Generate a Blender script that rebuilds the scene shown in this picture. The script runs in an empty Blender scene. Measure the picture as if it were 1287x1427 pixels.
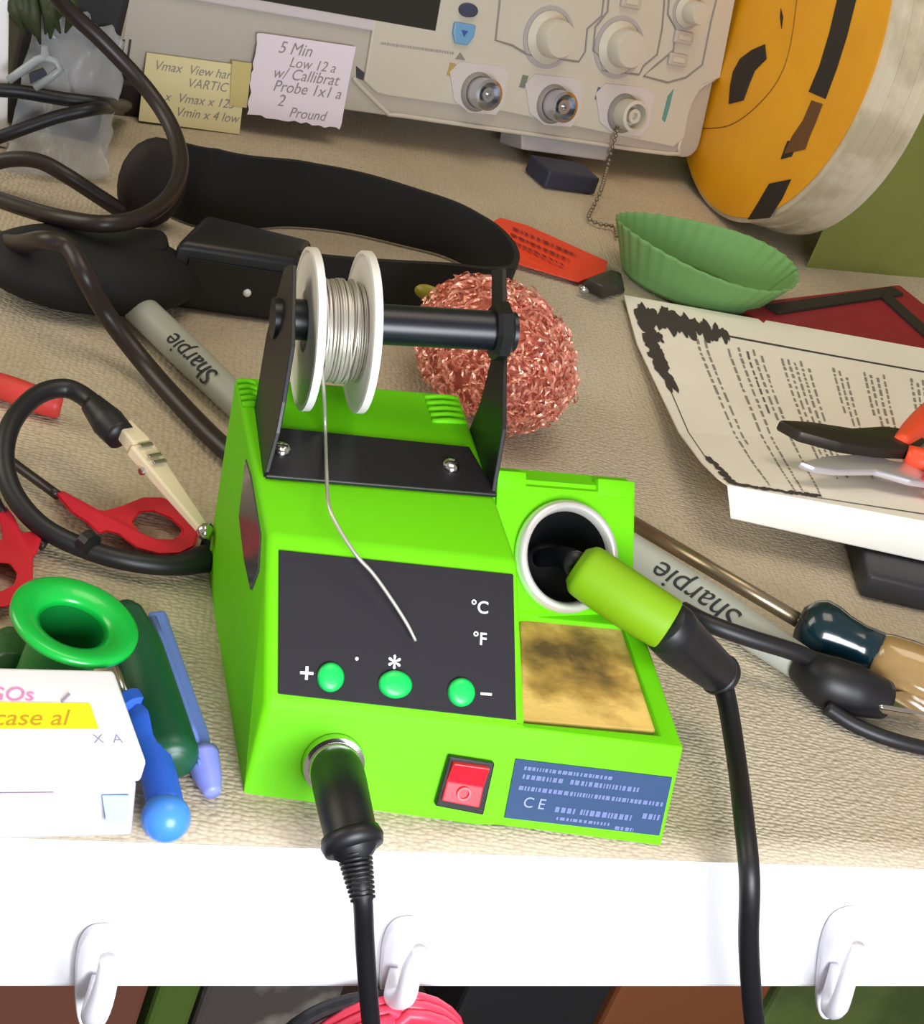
import bpy, bmesh, math, random
from mathutils import Vector, Matrix
random.seed(7)
SC = bpy.context.scene
COL = SC.collection
MM = 0.001
V = Vector
# ------------------------------------------------------------------ camera model (millimetres, table top z=0)
CAM = V((-135.39, -405.5, 345.85)); PIT, YAW, ROL, F = -27.98, 22.78, 20.72, 2450.0
p, y, r = [math.radians(a) for a in (PIT, YAW, ROL)]
FW = V((math.sin(y)*math.cos(p), math.cos(y)*math.cos(p), math.sin(p)))
RT = FW.cross(V((0, 0, 1))).normalized(); UP = RT.cross(FW)
RT, UP = math.cos(r)*RT + math.sin(r)*UP, -math.sin(r)*RT + math.cos(r)*UP
def ray(u, v): return (FW*F + RT*(u-643.5) + UP*(713.5-v)).normalized()
def Z(u, v, z=0.0):                       # survey point at height z
    d = ray(u, v); return CAM + d*((z-CAM.z)/d.z)
def Yp(u, v, yy):
    d = ray(u, v); return CAM + d*((yy-CAM.y)/d.y)
def PL(u, v, P, n):
    d = ray(u, v); return CAM + d*((P-CAM).dot(n)/d.dot(n))
def scale_at(P): return F/((P-CAM).dot(FW))     # px per mm

# ------------------------------------------------------------------ materials
def lin(c):
    return tuple(((x/255)/12.92 if x/255 <= 0.04045 else ((x/255+0.055)/1.055)**2.4) for x in c)
MATS = {}
def mat(name, c, rough=0.5, metal=0.0, bump=None, noise=None, alpha=1.0, trans=0.0, spec=0.5, coat=0, sss=0):
    if name in MATS: return MATS[name]
    m = bpy.data.materials.new(name); m.use_nodes = True
    nt = m.node_tree; b = nt.nodes['Principled BSDF']
    col = lin(c)
    b.inputs['Base Color'].default_value = (*col, 1)
    b.inputs['Roughness'].default_value = rough; b.inputs['Metallic'].default_value = metal
    b.inputs['Specular IOR Level'].default_value = spec
    if coat: b.inputs['Coat Weight'].default_value = coat
    if alpha < 1: b.inputs['Alpha'].default_value = alpha
    if trans: b.inputs['Transmission Weight'].default_value = trans
    tc = nt.nodes.new('ShaderNodeTexCoord')
    if noise:                             # (scale, second colour, low, high)
        n = nt.nodes.new('ShaderNodeTexNoise'); n.inputs['Scale'].default_value = noise[0]; n.inputs['Detail'].default_value = 4
        rp = nt.nodes.new('ShaderNodeValToRGB'); rp.color_ramp.elements[0].position = noise[2]; rp.color_ramp.elements[1].position = noise[3]
        rp.color_ramp.elements[0].color = (*col, 1); rp.color_ramp.elements[1].color = (*lin(noise[1]), 1)
        nt.links.new(tc.outputs['Object'], n.inputs['Vector']); nt.links.new(n.outputs['Fac'], rp.inputs['Fac'])
        nt.links.new(rp.outputs['Color'], b.inputs['Base Color'])
    if bump:                              # (scale, strength, distance)
        n = nt.nodes.new('ShaderNodeTexNoise'); n.inputs['Scale'].default_value = bump[0]; n.inputs['Detail'].default_value = 3
        bp = nt.nodes.new('ShaderNodeBump'); bp.inputs['Strength'].default_value = bump[1]; bp.inputs['Distance'].default_value = bump[2]
        nt.links.new(tc.outputs['Object'], n.inputs['Vector']); nt.links.new(n.outputs['Fac'], bp.inputs['Height'])
        nt.links.new(bp.outputs['Normal'], b.inputs['Normal'])
    MATS[name] = m; return m

# ------------------------------------------------------------------ object helpers
def root(name, label=None, cat=None, base=V((0, 0, 0)), group=None, kind=None):
    o = bpy.data.objects.new(name, None); COL.objects.link(o); o.empty_display_size = 0.01
    o.location = base*MM
    settag(o, label, cat, group, kind); return o
def settag(o, label=None, cat=None, group=None, kind=None):
    if label: o['label'] = label
    if cat: o['category'] = cat
    if group: o['group'] = group
    if kind: o['kind'] = kind
    return o
def wloc(o):
    L = V((0, 0, 0))
    while o: L += o.location; o = o.parent
    return L
def link(name, me, m, parent=None, base=None, smooth=False, label=None):
    # me in world millimetres
    off = wloc(parent) if parent else V((0, 0, 0))
    if base is None: base = V((0, 0, 0)) if parent else None
    if base is None:
        xs = [v.co for v in me.vertices]
        base = V(((min(c.x for c in xs)+max(c.x for c in xs))/2, (min(c.y for c in xs)+max(c.y for c in xs))/2, min(c.z for c in xs)))
    o = bpy.data.objects.new(name, me); COL.objects.link(o)
    o.parent = parent
    if parent: me.transform(Matrix.Translation(-off) @ Matrix.Scale(MM, 4))
    else:
        me.transform(Matrix.Scale(MM, 4) @ Matrix.Translation(-base)); o.location = base*MM
    if m: me.materials.append(m)
    if smooth:
        for p_ in me.polygons: p_.use_smooth = True
    if label: o['label'] = label
    return o
def bm2(bm, name):
    bmesh.ops.recalc_face_normals(bm, faces=bm.faces)
    me = bpy.data.meshes.new(name); bm.to_mesh(me); bm.free(); return me
class MB:
    def __init__(s): s.bm = bmesh.new()
    def poly(s, pts):
        return s.bm.faces.new([s.bm.verts.new(q) for q in pts])
    def hexa(s, a, b, bevel=0, seg=2):            # two rings of equal count -> closed prism
        bm = bmesh.new(); n = len(a)
        va = [bm.verts.new(q) for q in a]; vb = [bm.verts.new(q) for q in b]
        bm.faces.new(va); bm.faces.new(list(reversed(vb)))
        for i in range(n): bm.faces.new([va[i], vb[i], vb[(i+1) % n], va[(i+1) % n]])
        bmesh.ops.recalc_face_normals(bm, faces=bm.faces)
        if bevel: bmesh.ops.bevel(bm, geom=list(bm.edges), offset=bevel, segments=seg, affect='EDGES', profile=0.5, clamp_overlap=True)
        s.add(bm); return s
    def add(s, bm):
        me = bpy.data.meshes.new('tmp'); bm.to_mesh(me); bm.free(); s.bm.from_mesh(me); bpy.data.meshes.remove(me)
    def prism(s, pts, d, bevel=0, seg=2): return s.hexa(pts, [q+d for q in pts], bevel, seg)
    def box(s, o, ex, ey, ez, bevel=0, seg=2):    # o corner, full edge vectors
        return s.hexa([o, o+ex, o+ex+ey, o+ey], [o+ez, o+ex+ez, o+ex+ey+ez, o+ey+ez], bevel, seg)
    def lathe(s, prof, o, ax, seg=48, closed=False, sx=1, sy=1, xd=None):         # prof (radius, height)
        ax = ax.normalized(); xd = (xd or (V((0, 0, 1)) if abs(ax.z) < .9 else V((1, 0, 0)))); xd = (xd-ax*xd.dot(ax)).normalized(); yd = ax.cross(xd)
        rings = []
        for (rr, h) in prof:
            if rr < 1e-6: rings.append([s.bm.verts.new(o+ax*h)]); continue
            rings.append([s.bm.verts.new(o+ax*h+xd*(rr*sx*math.cos(2*math.pi*k/seg))+yd*(rr*sy*math.sin(2*math.pi*k/seg))) for k in range(seg)])
        pr = list(zip(rings, rings[1:]));
        if closed: pr.append((rings[-1], rings[0]))
        for A, B in pr:
            for k in range(seg):
                k2 = (k+1) % seg
                if len(A) == 1 and len(B) == 1: continue
                if len(A) == 1: s.bm.faces.new([A[0], B[k], B[k2]])
                elif len(B) == 1: s.bm.faces.new([A[k], B[0], A[k2]])
                else: s.bm.faces.new([A[k], B[k], B[k2], A[k2]])
        return s
    def tube(s, pts, rad, seg=12, smooth=6, closed=False):
        P = spline(pts, smooth, closed) if smooth > 1 else [V(q) for q in pts]
        R = rad if isinstance(rad, (list, tuple)) else [rad]*len(pts)
        n = len(P); m = len(R)
        def rr(i):
            t = i/(n-1)*(m-1); k = min(int(t), m-2) if m > 1 else 0; return R[k]+(R[min(k+1, m-1)]-R[k])*(t-k)
        rings = []; N = None
        for i, q in enumerate(P):
            if closed: T = (P[(i+1) % n]-P[i-1]).normalized()
            else: T = (P[min(i+1, n-1)]-P[max(i-1, 0)]).normalized()
            if N is None:
                N = T.orthogonal().normalized()
            N = (N-T*N.dot(T)).normalized(); B = T.cross(N)
            rings.append([s.bm.verts.new(q+(N*math.cos(2*math.pi*k/seg)+B*math.sin(2*math.pi*k/seg))*rr(i)) for k in range(seg)])
        for i in range(n if closed else n-1):
            A, B_ = rings[i], rings[(i+1) % n]
            for k in range(seg): s.bm.faces.new([A[k], B_[k], B_[(k+1) % seg], A[(k+1) % seg]])
        if not closed:
            s.bm.faces.new(rings[0]); s.bm.faces.new(rings[-1])
        return s
    def sphere(s, c, rx, ry, rz, sub=3, axes=None, jit=0):
        bm = bmesh.new(); bmesh.ops.create_icosphere(bm, subdivisions=sub, radius=1)
        A = axes or (V((1, 0, 0)), V((0, 1, 0)), V((0, 0, 1)))
        for v_ in bm.verts:
            k = 1+random.uniform(-jit, jit)
            v_.co = c+(A[0]*v_.co.x*rx+A[1]*v_.co.y*ry+A[2]*v_.co.z*rz)*k
        s.add(bm); return s
    def sheet(s, grid, thick=None):
        vs = [[s.bm.verts.new(q) for q in row] for row in grid]
        for i in range(len(vs)-1):
            for j in range(len(vs[0])-1): s.bm.faces.new([vs[i][j], vs[i][j+1], vs[i+1][j+1], vs[i+1][j]])
        return s
    def solid_sheet(s, grid, off):       # closed slab between grid and grid+off
        n, m = len(grid), len(grid[0])
        A = [[s.bm.verts.new(q) for q in row] for row in grid]; B = [[s.bm.verts.new(q+off) for q in row] for row in grid]
        for i in range(n-1):
            for j in range(m-1):
                s.bm.faces.new([A[i][j], A[i][j+1], A[i+1][j+1], A[i+1][j]]); s.bm.faces.new([B[i][j], B[i+1][j], B[i+1][j+1], B[i][j+1]])
        per = [(0, j) for j in range(m)]+[(i, m-1) for i in range(1, n)]+[(n-1, j) for j in range(m-2, -1, -1)]+[(i, 0) for i in range(n-2, 0, -1)]
        for k in range(len(per)):
            a, b = per[k], per[(k+1) % len(per)]
            s.bm.faces.new([A[a[0]][a[1]], B[a[0]][a[1]], B[b[0]][b[1]], A[b[0]][b[1]]])
        return s
    def build(s, name, m, parent=None, base=None, smooth=False, label=None, auto=None):
        me = bm2(s.bm, name)
        o = link(name, me, m, parent, base, smooth or auto is not None, label)
        if auto is not None:
            md = None
            for e in me.edges: pass
            try: me.set_sharp_from_angle(angle=math.radians(auto))
            except Exception: pass
        return o
def spline(pts, k=6, closed=False):
    P = [V(q) for q in pts]; n = len(P); out = []
    g = (lambda i: P[i % n]) if closed else (lambda i: P[0]*2-P[1] if i < 0 else (P[-1]*2-P[-2] if i >= n else P[i]))
    for i in range(n if closed else n-1):
        a, b, c, d = g(i-1), g(i), g(i+1), g(i+2)
        for j in range(k):
            t = j/k
            out.append(0.5*((2*b)+(c-a)*t+(2*a-5*b+4*c-d)*t*t+(3*b-a-3*c+d)*t**3))
    if not closed: out.append(P[-1])
    return out
def text_mesh(txt, size, o, xd, yd, depth=0.15, italic=0, align='CENTER', bold=0):
    cu = bpy.data.curves.new('txt', 'FONT'); cu.body = txt; cu.size = size; cu.extrude = depth; cu.align_x = align; cu.align_y = 'CENTER'; cu.shear = italic; cu.offset = bold
    ob = bpy.data.objects.new('txt', cu); COL.objects.link(ob)
    dg = bpy.context.evaluated_depsgraph_get(); dg.update()
    me = bpy.data.meshes.new_from_object(ob.evaluated_get(dg)); bpy.data.objects.remove(ob); bpy.data.curves.remove(cu)
    xd = xd.normalized(); yd = (yd-xd*yd.dot(xd)).normalized(); zd = xd.cross(yd)
    M = Matrix(((xd.x, yd.x, zd.x, o.x), (xd.y, yd.y, zd.y, o.y), (xd.z, yd.z, zd.z, o.z), (0, 0, 0, 1)))
    me.transform(M); return me
def text(name, txt, size, o, xd, yd, m, parent, **k):
    return link(name, text_mesh(txt, size, o, xd, yd, **k), m, parent)
def multi(name, meshes, m, parent):
    bm = bmesh.new()
    for me in meshes: bm.from_mesh(me); bpy.data.meshes.remove(me)
    me = bpy.data.meshes.new(name); bm.to_mesh(me); bm.free(); return link(name, me, m, parent)
def lerp(a, b, t): return a+(b-a)*t

# ------------------------------------------------------------------ palette
GREEN = mat('lime_plastic', (104, 202, 0), 0.6, spec=.25, bump=(900, .08, .0003))
GREENG = mat('iron_grip_plastic', (124, 168, 14), 0.55, spec=.3)
BLK = mat('black_metal', (22, 21, 26), 0.42)
BLKP = mat('black_plastic', (16, 16, 20), 0.4)
RUB = mat('black_rubber', (20, 19, 24), 0.45)
RUBB = mat('brown_black_rubber', (38, 28, 28), 0.4)
PANEL = mat('charcoal_panel', (34, 31, 37), 0.6, spec=.25)
WHT = mat('white_print', (235, 235, 238), 0.6)
WPL = mat('white_plastic', (236, 234, 232), 0.4)
STEEL = mat('steel', (200, 200, 205), 0.25, 1.0)
CHROME = mat('chrome', (225, 222, 220), 0.12, 1.0)
SOLDER = mat('solder_wire', (206, 200, 190), .35, .6)
RED = mat('red_plastic', (214, 38, 58), 0.42)
INK = mat('black_ink', (40, 36, 44), 0.7)

# ================================================================== SETTING
fl = MB().box(V((-1600, -1600, -760)), V((3600, 0, 0)), V((0, 3400, 0)), V((0, 0, 10))).build('floor', mat('floor_dark', (58, 44, 38), .7, noise=(6, (40, 32, 28), .4, .6)))
settag(fl, kind='structure')
WALL = mat('olive_wall', (128, 134, 62), 0.85, bump=(60, .25, .002), noise=(9, (118, 124, 58), .3, .7))
eL, eR = Z(0, 1163), Z(1287, 1208)                      # table front edge
ex = (eR-eL).normalized(); ey = V((-ex.y, ex.x, 0))       # along, inward
def T(a, b, c=0): return eL+ex*a+ey*b+V((0, 0, c))       # table frame
wb = MB().box(T(-1400, 1010, -750), ex*3200, ey*60, V((0, 0, 2300))).build('wall_back', WALL); settag(wb, kind='structure')
w0, w1 = Z(1122, 372), Z(1287, 385); wd = (w1-w0).normalized(); wn = V((-wd.y, wd.x, 0))
wr = MB().box(w0+V((0, 0, -750)), wd*900, V((.60, .80, 0))*330, V((0, 0, 1900)), 2).build('wall_right', WALL); settag(wr, kind='structure')

# table
tb = root('workbench', 'white table with a thick blown-out front edge, carrying all the tools', 'table', T(300, 300, -750))
FH = 66.0
fb = PL(643, 1389, eL, ey); FH = -fb.z
TABLE = mat('table_white', (246, 245, 248), 0.5)
MB().box(T(-700, 3.0, -FH), ex*1700, ey*900, V((0, 0, FH-2.2)), 3, 3).build('tabletop', TABLE, tb)
for a, b in ((-640, 60), (940, 60), (-640, 820), (940, 820)):
    MB().box(T(a, b, -750), ex*45, ey*45, V((0, 0, 750-FH)), 3).build('leg', TABLE, tb)
MB().box(T(-640, 105, -330), ex*1620, ey*700, V((0, 0, 18)), 2).build('lower_shelf', mat('shelf_wood', (84, 58, 40), .7, noise=(20, (62, 42, 30), .35, .65)), tb)

# shelf liner: knobbly woven mat
lm = bpy.data.materials.new('shelf_liner'); lm.use_nodes = True; nt = lm.node_tree; B = nt.nodes['Principled BSDF']; B.inputs['Roughness'].default_value = .85
tc = nt.nodes.new('ShaderNodeTexCoord')
mp = nt.nodes.new('ShaderNodeMapping'); mp.inputs['Rotation'].default_value = (0, 0, .10); mp.inputs['Scale'].default_value = (1, 1.35, 1)
wn_ = nt.nodes.new('ShaderNodeTexNoise'); wn_.inputs['Scale'].default_value = 120
mx = nt.nodes.new('ShaderNodeVectorMath'); mx.operation = 'MULTIPLY_ADD'; mx.inputs[1].default_value = (.0022, .0022, 0)
vo = nt.nodes.new('ShaderNodeTexVoronoi'); vo.inputs['Scale'].default_value = 400; vo.inputs['Randomness'].default_value = .55
bp = nt.nodes.new('ShaderNodeBump'); bp.inputs['Strength'].default_value = 1.0; bp.inputs['Distance'].default_value = .0007; bp.invert = True
n2 = nt.nodes.new('ShaderNodeTexNoise'); n2.inputs['Scale'].default_value = 7; n2.inputs['Detail'].default_value = 3
rp = nt.nodes.new('ShaderNodeValToRGB'); rp.color_ramp.elements[0].color = (*lin((192, 177, 153)), 1); rp.color_ramp.elements[1].color = (*lin((206, 193, 171)), 1)
rp.color_ramp.elements[0].position = .35; rp.color_ramp.elements[1].position = .65
m2 = nt.nodes.new('ShaderNodeMix'); m2.data_type = 'RGBA'; m2.blend_type = 'MULTIPLY'; m2.inputs[0].default_value = 1
r2 = nt.nodes.new('ShaderNodeValToRGB'); r2.color_ramp.elements[0].color = (1, 1, 1, 1); r2.color_ramp.elements[1].color = (.80, .78, .75, 1); r2.color_ramp.elements[0].position = .35; r2.color_ramp.elements[1].position = .85
L = nt.links.new
L(tc.outputs['Object'], wn_.inputs['Vector']); L(wn_.outputs['Color'], mx.inputs[0]); L(tc.outputs['Object'], mx.inputs[2]); L(mx.outputs[0], mp.inputs['Vector'])
L(mp.outputs[0], vo.inputs['Vector']); L(vo.outputs['Distance'], bp.inputs['Height']); L(bp.outputs[0], B.inputs['Normal'])
L(tc.outputs['Object'], n2.inputs['Vector']); L(n2.outputs['Fac'], rp.inputs['Fac']); L(vo.outputs['Distance'], r2.inputs['Fac'])
L(rp.outputs['Color'], m2.inputs[6]); L(r2.outputs['Color'], m2.inputs[7]); L(m2.outputs[2], B.inputs['Base Color'])
g = []
for j in range(0, 61):
    row = []
    for i in range(0, 91):
        a = -690+i*1690/90; b = j*890/60
        zz = -2.0+.6*math.sin(a*.02+b*.011)*math.sin(b*.017+1)
        row.append(T(a, b, min(zz+.6, -.6) if b > 3 else -1.2))
    g.append(row)
ln = MB().solid_sheet(g, V((0, 0, .7)))
lo = ln.build('shelf_liner', lm, smooth=True)
settag(lo, 'knobbly beige shelf liner spread over the whole table top', 'mat')

# ================================================================== SOLDERING STATION
bP = V((70, 60, 0))
st = root('soldering_station', 'lime green soldering station with black display panel, red switch and sponge tray', 'soldering station', bP)
yA, yC, yB = 6.6, 45.5, 132.0
A0 = Z(338, 1104); B0 = Z(921, 1178); Cc = Yp(952, 1042, yA); nFr = (B0-A0).cross(Cc-B0).normalized(); D = PL(370, 979, B0, nFr)
E_ = Yp(373, 745, yC); Fc = Yp(722, 783, yC); G = Yp(327, 522, yB); Hc = Yp(640, 548, yB)
nTop = (Fc-E_).cross((G+Hc)/2-(E_+Fc)/2).normalized(); G = PL(327, 522, E_, nTop); Hc = PL(640, 548, E_, nTop)
G0 = Z(288, 783)
Dr = lerp(D, Cc, (Fc.x-D.x)/(Cc.x-D.x)+.02)          # panel lower right corner on the front edge
Dr = PL(733, 1014, B0, nFr)
Fl = V((Dr.x, 6, 0)); Br = V((Fc.x-2, yB, 0))
# cut between left tower and right part handled as two solids of one moulded body
bd = MB()
A0f = A0.copy(); A0l = lerp(A0, B0, (Dr.x-A0.x)/(B0.x-A0.x))
bm = bmesh.new()
vs = {k: bm.verts.new(q) for k, q in dict(a=A0, al=A0l, d=D, dr=Dr, e=E_, f=Fc, g=G, h=Hc, g0=G0, h0=V((Hc.x+2, G0.y+6, 0))).items()}
for f_ in ('a al dr d', 'd dr f e', 'e f h g', 'g h h0 g0', 'a d e', 'a e g g0', 'al h0 h f dr', 'a g0 h0 al'):
    bm.faces.new([vs[k] for k in f_.split()])
bmesh.ops.recalc_face_normals(bm, faces=bm.faces)
bmesh.ops.bevel(bm, geom=[e for e in bm.edges if e.calc_face_angle(0) > .15 and set(e.verts) != set((vs['al'], vs['dr'])) and max(v_.co.z for v_ in e.verts) > 3], offset=2.2, segments=3, affect='EDGES', profile=.5, clamp_overlap=True)
bd.add(bm)
# right part: low tray body, front wall continuous with the tower
tz = Cc.z
K1 = Z(888, 856, tz+1)                                 # back right of the tray top
K1b = V((K1.x-3, K1.y, 0))
t0 = lerp(Dr, D, .06); t0b = lerp(A0l, A0, .06)
Kl = V((t0.x, K1.y-4, tz))
bm = bmesh.new()
ti = lambda u, v: Z(u, v, tz+.3)
# front wall + rim: outer ring and inner ring (sponge well)
I = [Z(724, 1006, tz-.2), Z(919, 1024, tz-.2), Z(868, 872, tz-.2), Z(722, 858, tz-.2)]
O = [t0, Cc, K1, Kl]
Ib = [q+V((0, 0, -9)) for q in I]
ov = [bm.verts.new(q) for q in O]; iv = [bm.verts.new(q) for q in I]; ib = [bm.verts.new(q) for q in Ib]
gv = [bm.verts.new(q) for q in (t0b, B0, V((K1.x-1, K1.y+2, 0)), V((t0.x, K1.y-4, 0)))]
for i in range(4):
    j = (i+1) % 4
    bm.faces.new([ov[i], ov[j], iv[j], iv[i]]); bm.faces.new([iv[i], iv[j], ib[j], ib[i]]); bm.faces.new([gv[i], gv[j], ov[j], ov[i]])
bm.faces.new(ib); bm.faces.new(gv)
bmesh.ops.recalc_face_normals(bm, faces=bm.faces)
es = [e for e in bm.edges if (e.verts[0] in ov and e.verts[1] in ov) or (set(e.verts) == {ov[1], gv[1]}) or (e.verts[0] in iv and e.verts[1] in iv)]
bmesh.ops.bevel(bm, geom=es, offset=1.3, segments=3, affect='EDGES', profile=.5, clamp_overlap=True)
bd.add(bm)
# holder block: inclined plate carrying the funnel
hA = Z(722, 856, tz+1); hB = Z(884, 858, tz+1); ph_ = (hB-hA); ph_.z = 0; ph_.normalize(); pb_ = V((-ph_.y, ph_.x, 0))
tilt = math.radians(38); pu = pb_*math.sin(tilt)+V((0, 0, math.cos(tilt))); pn = ph_.cross(pu)   # outward normal
pn = pn if pn.y < 0 else -pn
hC = PL(886, 684, hA, pn); hD = PL(688, 668, hA, pn)
hA2 = lerp(hA, hB, -.25)
bk = V((0, 0, 0))
botA, botB = V((hA2.x, hA2.y+2, 0)), V((hB.x-1, hB.y+2, 0))
bkA, bkB = V((hD.x, hD.y+10, hD.z)), V((hC.x, hC.y+10, hC.z))
bm = bmesh.new()
q_ = [bm.verts.new(c) for c in (hA2, hB, hC, hD, botA, botB, bkA, bkB, V((bkA.x-4, bkA.y+3, 0)), V((bkB.x-2, bkB.y+3, 0)))]
cF = PL(786, 776, hA, pn); sF = scale_at(cF); R0 = 78/sF
NH = 40; pside = pu.cross(pn).normalized()
hv = [bm.verts.new(cF+pu*(R0*.80*math.cos(2*math.pi*k/NH))+pside*(R0*.84*math.sin(2*math.pi*k/NH))) for k in range(NH)]
hv2 = [bm.verts.new(v_.co-pn*3) for v_ in hv]
oe = [bm.edges.new((q_[i], q_[(i+1) % 4])) for i in range(4)]; he = [bm.edges.new((hv[i], hv[(i+1) % NH])) for i in range(NH)]
bmesh.ops.triangle_fill(bm, edges=oe+he, use_beauty=True)
for i in range(NH): bm.faces.new([hv[i], hv[(i+1) % NH], hv2[(i+1) % NH], hv2[i]])
for f_ in ((0, 4, 5, 1), (3, 2, 7, 6), (6, 7, 9, 8), (4, 8, 9, 5), (1, 5, 9, 7, 2), (0, 3, 6, 8, 4)): bm.faces.new([q_[i] for i in f_])
bmesh.ops.recalc_face_normals(bm, faces=bm.faces)
bmesh.ops.bevel(bm, geom=[e for e in bm.edges if e.calc_face_angle(0) > .2 and not (e.verts[0] in hv or e.verts[1] in hv or e.verts[0] in hv2)], offset=1.5, segments=2, affect='EDGES', clamp_overlap=True)
bd.add(bm)
# two raised lugs on the plate's top edge
for ta, tb_ in ((0.02, .22), (.72, .99)):
    a = lerp(hD, hC, ta); b = lerp(hD, hC, tb_)
    bd.box(a-pu*3-pn*4.5, b-a, pn*4.9, pu*6.5, .8)
body = bd.build('body', GREEN, st, auto=35)
# vent ribs moulded at the rear top corners
def onquad(P00, P10, P11, P01, a, b): return lerp(lerp(P00, P10, a), lerp(P01, P11, a), b)
nT = (Fc-E_).cross(G-E_).normalized(); nT = nT if nT.z > 0 else -nT
for a0, a1 in ((.0, .085), (.82, .985)):
    ribs = MB()
    for i in range(5):
        b = .80+i*.038
        P = onquad(E_, Fc, Hc, G, a0, b); Q = onquad(E_, Fc, Hc, G, a1, b+(.01 if a0 else 0))
        ribs.tube([P-nT*.2+V((.5, 0, 0)), lerp(P, Q, .5)+nT*.3, Q-nT*.2-V((.5, 0, 0))], [1.1, 1.3, 1.1], 8, 3)
    ribs.build('vent_ribs', GREEN, st, smooth=True)
# side recess: narrow glossy grey window in the left wall
nS = (E_-A0).cross(G-A0).normalized(); nS = nS if nS.x < 0 else -nS
sp = [PL(u, v, A0, nS)+nS*.45 for u, v in ((343, 640), (350, 662), (364, 745), (361, 795), (350, 822), (341, 780), (334, 720))]
MB().prism(sp, -nS*1.2, .2).build('side_window', mat('side_window', (92, 92, 96), .12, 0.3), st)
# front panel
nP = (Fc-E_).cross(D-E_).normalized(); nP = nP if nP.y < 0 else -nP
cs = [PL(u, v, lerp(D, E_, .5), nP) for u, v in ((388, 767), (714, 801), (718, 1004), (387, 967))]
nP2 = (cs[1]-cs[0]).cross(cs[3]-cs[0]).normalized(); nP2 = nP2 if nP2.y < 0 else -nP2
MB().prism([q+nP*.2 for q in cs], nP*.7, .25).build('display_panel', PANEL, st)
px = (cs[1]-cs[0]).normalized(); py = (px.cross(-nP)).normalized(); py = py if py.z > 0 else -py
def pp(u, v, h=1.0): return PL(u, v, cs[0]+nP*h, nP)
BTN = mat('green_button', (16, 196, 88), .35)
for (u, v, rx, ry, s_) in ((460, 944, 19, 19.5, 1), (550, 954, 24, 18.5, 1), (642, 965, 19.5, 19, 1)):
    c = pp(u, v, 1.0); s = scale_at(c)
    MB().lathe([(rx/s*1.0, -.2), (rx/s*1.0, 1.0), (rx/s*.85, 1.7), (rx/s*.5, 2.0), (0, 2.1)], c, nP, 36, sx=ry/rx*1.05, sy=1, xd=py).build('button', BTN, st, smooth=True)
sc0 = scale_at(pp(550, 900))
for t_, u, v, s_ in (('+', 427, 940, 8.4), ('*', 549, 931, 9.5), ('\u2212', 677, 969, 7.6), ('\u00b0C', 668, 847, 5.6), ('\u00b0F', 668, 891, 5.6)):
    text('marking', t_, s_, pp(u, v, 1.0), px, py, WHT, st, bold=.012*s_)
MB().lathe([(0, .2), (.55, .1), (.6, 0)], pp(497, 918), nP, 10).build('indicator_speck', WHT, st)
# front lower face: jack, switch, label
nF = (B0-A0).cross(Cc-B0).normalized(); nF = nF if nF.y < 0 else -nF
fx = (B0-A0).normalized(); fy = fx.cross(-nF); fy = fy if fy.z > 0 else -fy
nF = fx.cross(fy); nF = nF if nF.y < 0 else -nF
def fp(u, v, h=0): return PL(u, v, lerp(A0, Cc, .5)+nF*h, nF)
sw = [fp(u, v, .3) for u, v in ((624, 1050), (687, 1060), (671, 1132), (604, 1119))]
sb = MB().prism(sw, nF*2.2, .5)
sbo = sb.build('switch_frame', BLKP, st)
sr = [fp(u, v, 2.3) for u, v in ((630, 1060), (680, 1067), (666, 1123), (614, 1113))]
rk = MB(); mid0 = lerp(sr[0], sr[3], .5); mid1 = lerp(sr[1], sr[2], .5)
rk.hexa([sr[0]-nF*.6, sr[0]+nF*2.4, mid0+nF*.9, sr[3]+nF*1.6, sr[3]-nF*.6], [sr[1]-nF*.6, sr[1]+nF*2.4, mid1+nF*.9, sr[2]+nF*1.6, sr[2]-nF*.6], .35)
rko = rk.build('switch_rocker', mat('rocker_red', (236, 30, 48), .3), sbo)
cS = lerp(sr[3], sr[2], .5)*.72+lerp(sr[0], sr[1], .5)*.28+nF*1.9
MB().lathe([(1.7, 0), (2.3, 0), (2.3, .4), (1.7, .4)], cS-nF*.3, nF, 24, closed=True).build('switch_mark', mat('switch_mark', (246, 110, 120), .5), rko)
LB = mat('label_blue', (44, 70, 108), .6, spec=.3)
lb = [fp(u, v, .15) for u, v in ((718, 1057), (936, 1083), (918, 1164), (702, 1139))]
lbo = MB().prism(lb, nF*.35, .05).build('rating_label', LB, st)
LW = mat('label_print', (104, 118, 164), .6)
lp = MB()
def lq(a, b): return lerp(lerp(lb[0], lb[1], a), lerp(lb[3], lb[2], a), b)+nF*.5
def dashes(mb, fn, a0, a1, b, hgt, up, wmin=.008, wmax=.03, gap=.008, lift=V((0, 0, 0))):
    a = a0
    while a < a1:
        w = random.uniform(wmin, wmax); w = min(w, a1-a)
        mb.poly([fn(a, b)+lift, fn(a+w, b)+lift, fn(a+w, b)+up*hgt+lift, fn(a, b)+up*hgt+lift]); a += w+gap*random.uniform(.7, 1.6)
for b, a0, a1, h in ((.16, .06, .62, 1.3), (.31, .06, .32, 1.6), (.31, .36, .80, 1.7), (.50, .05, .98, 1.5), (.80, .30, .43, 1.9), (.80, .46, .80, 2.0), (.74, .86, .98, 2.0), (.98, .70, .82, 1.3), (.93, .32, .66, 1.1)):
    dashes(lp, lq, a0, a1, b, h, fy)
lp.build('print_lines', LW, lbo)
text('ce_mark', 'C E', 5.2, lq(.165, .70), fx, fy, mat('label_mark', (140, 152, 196), .6), lbo, bold=.01)
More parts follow.
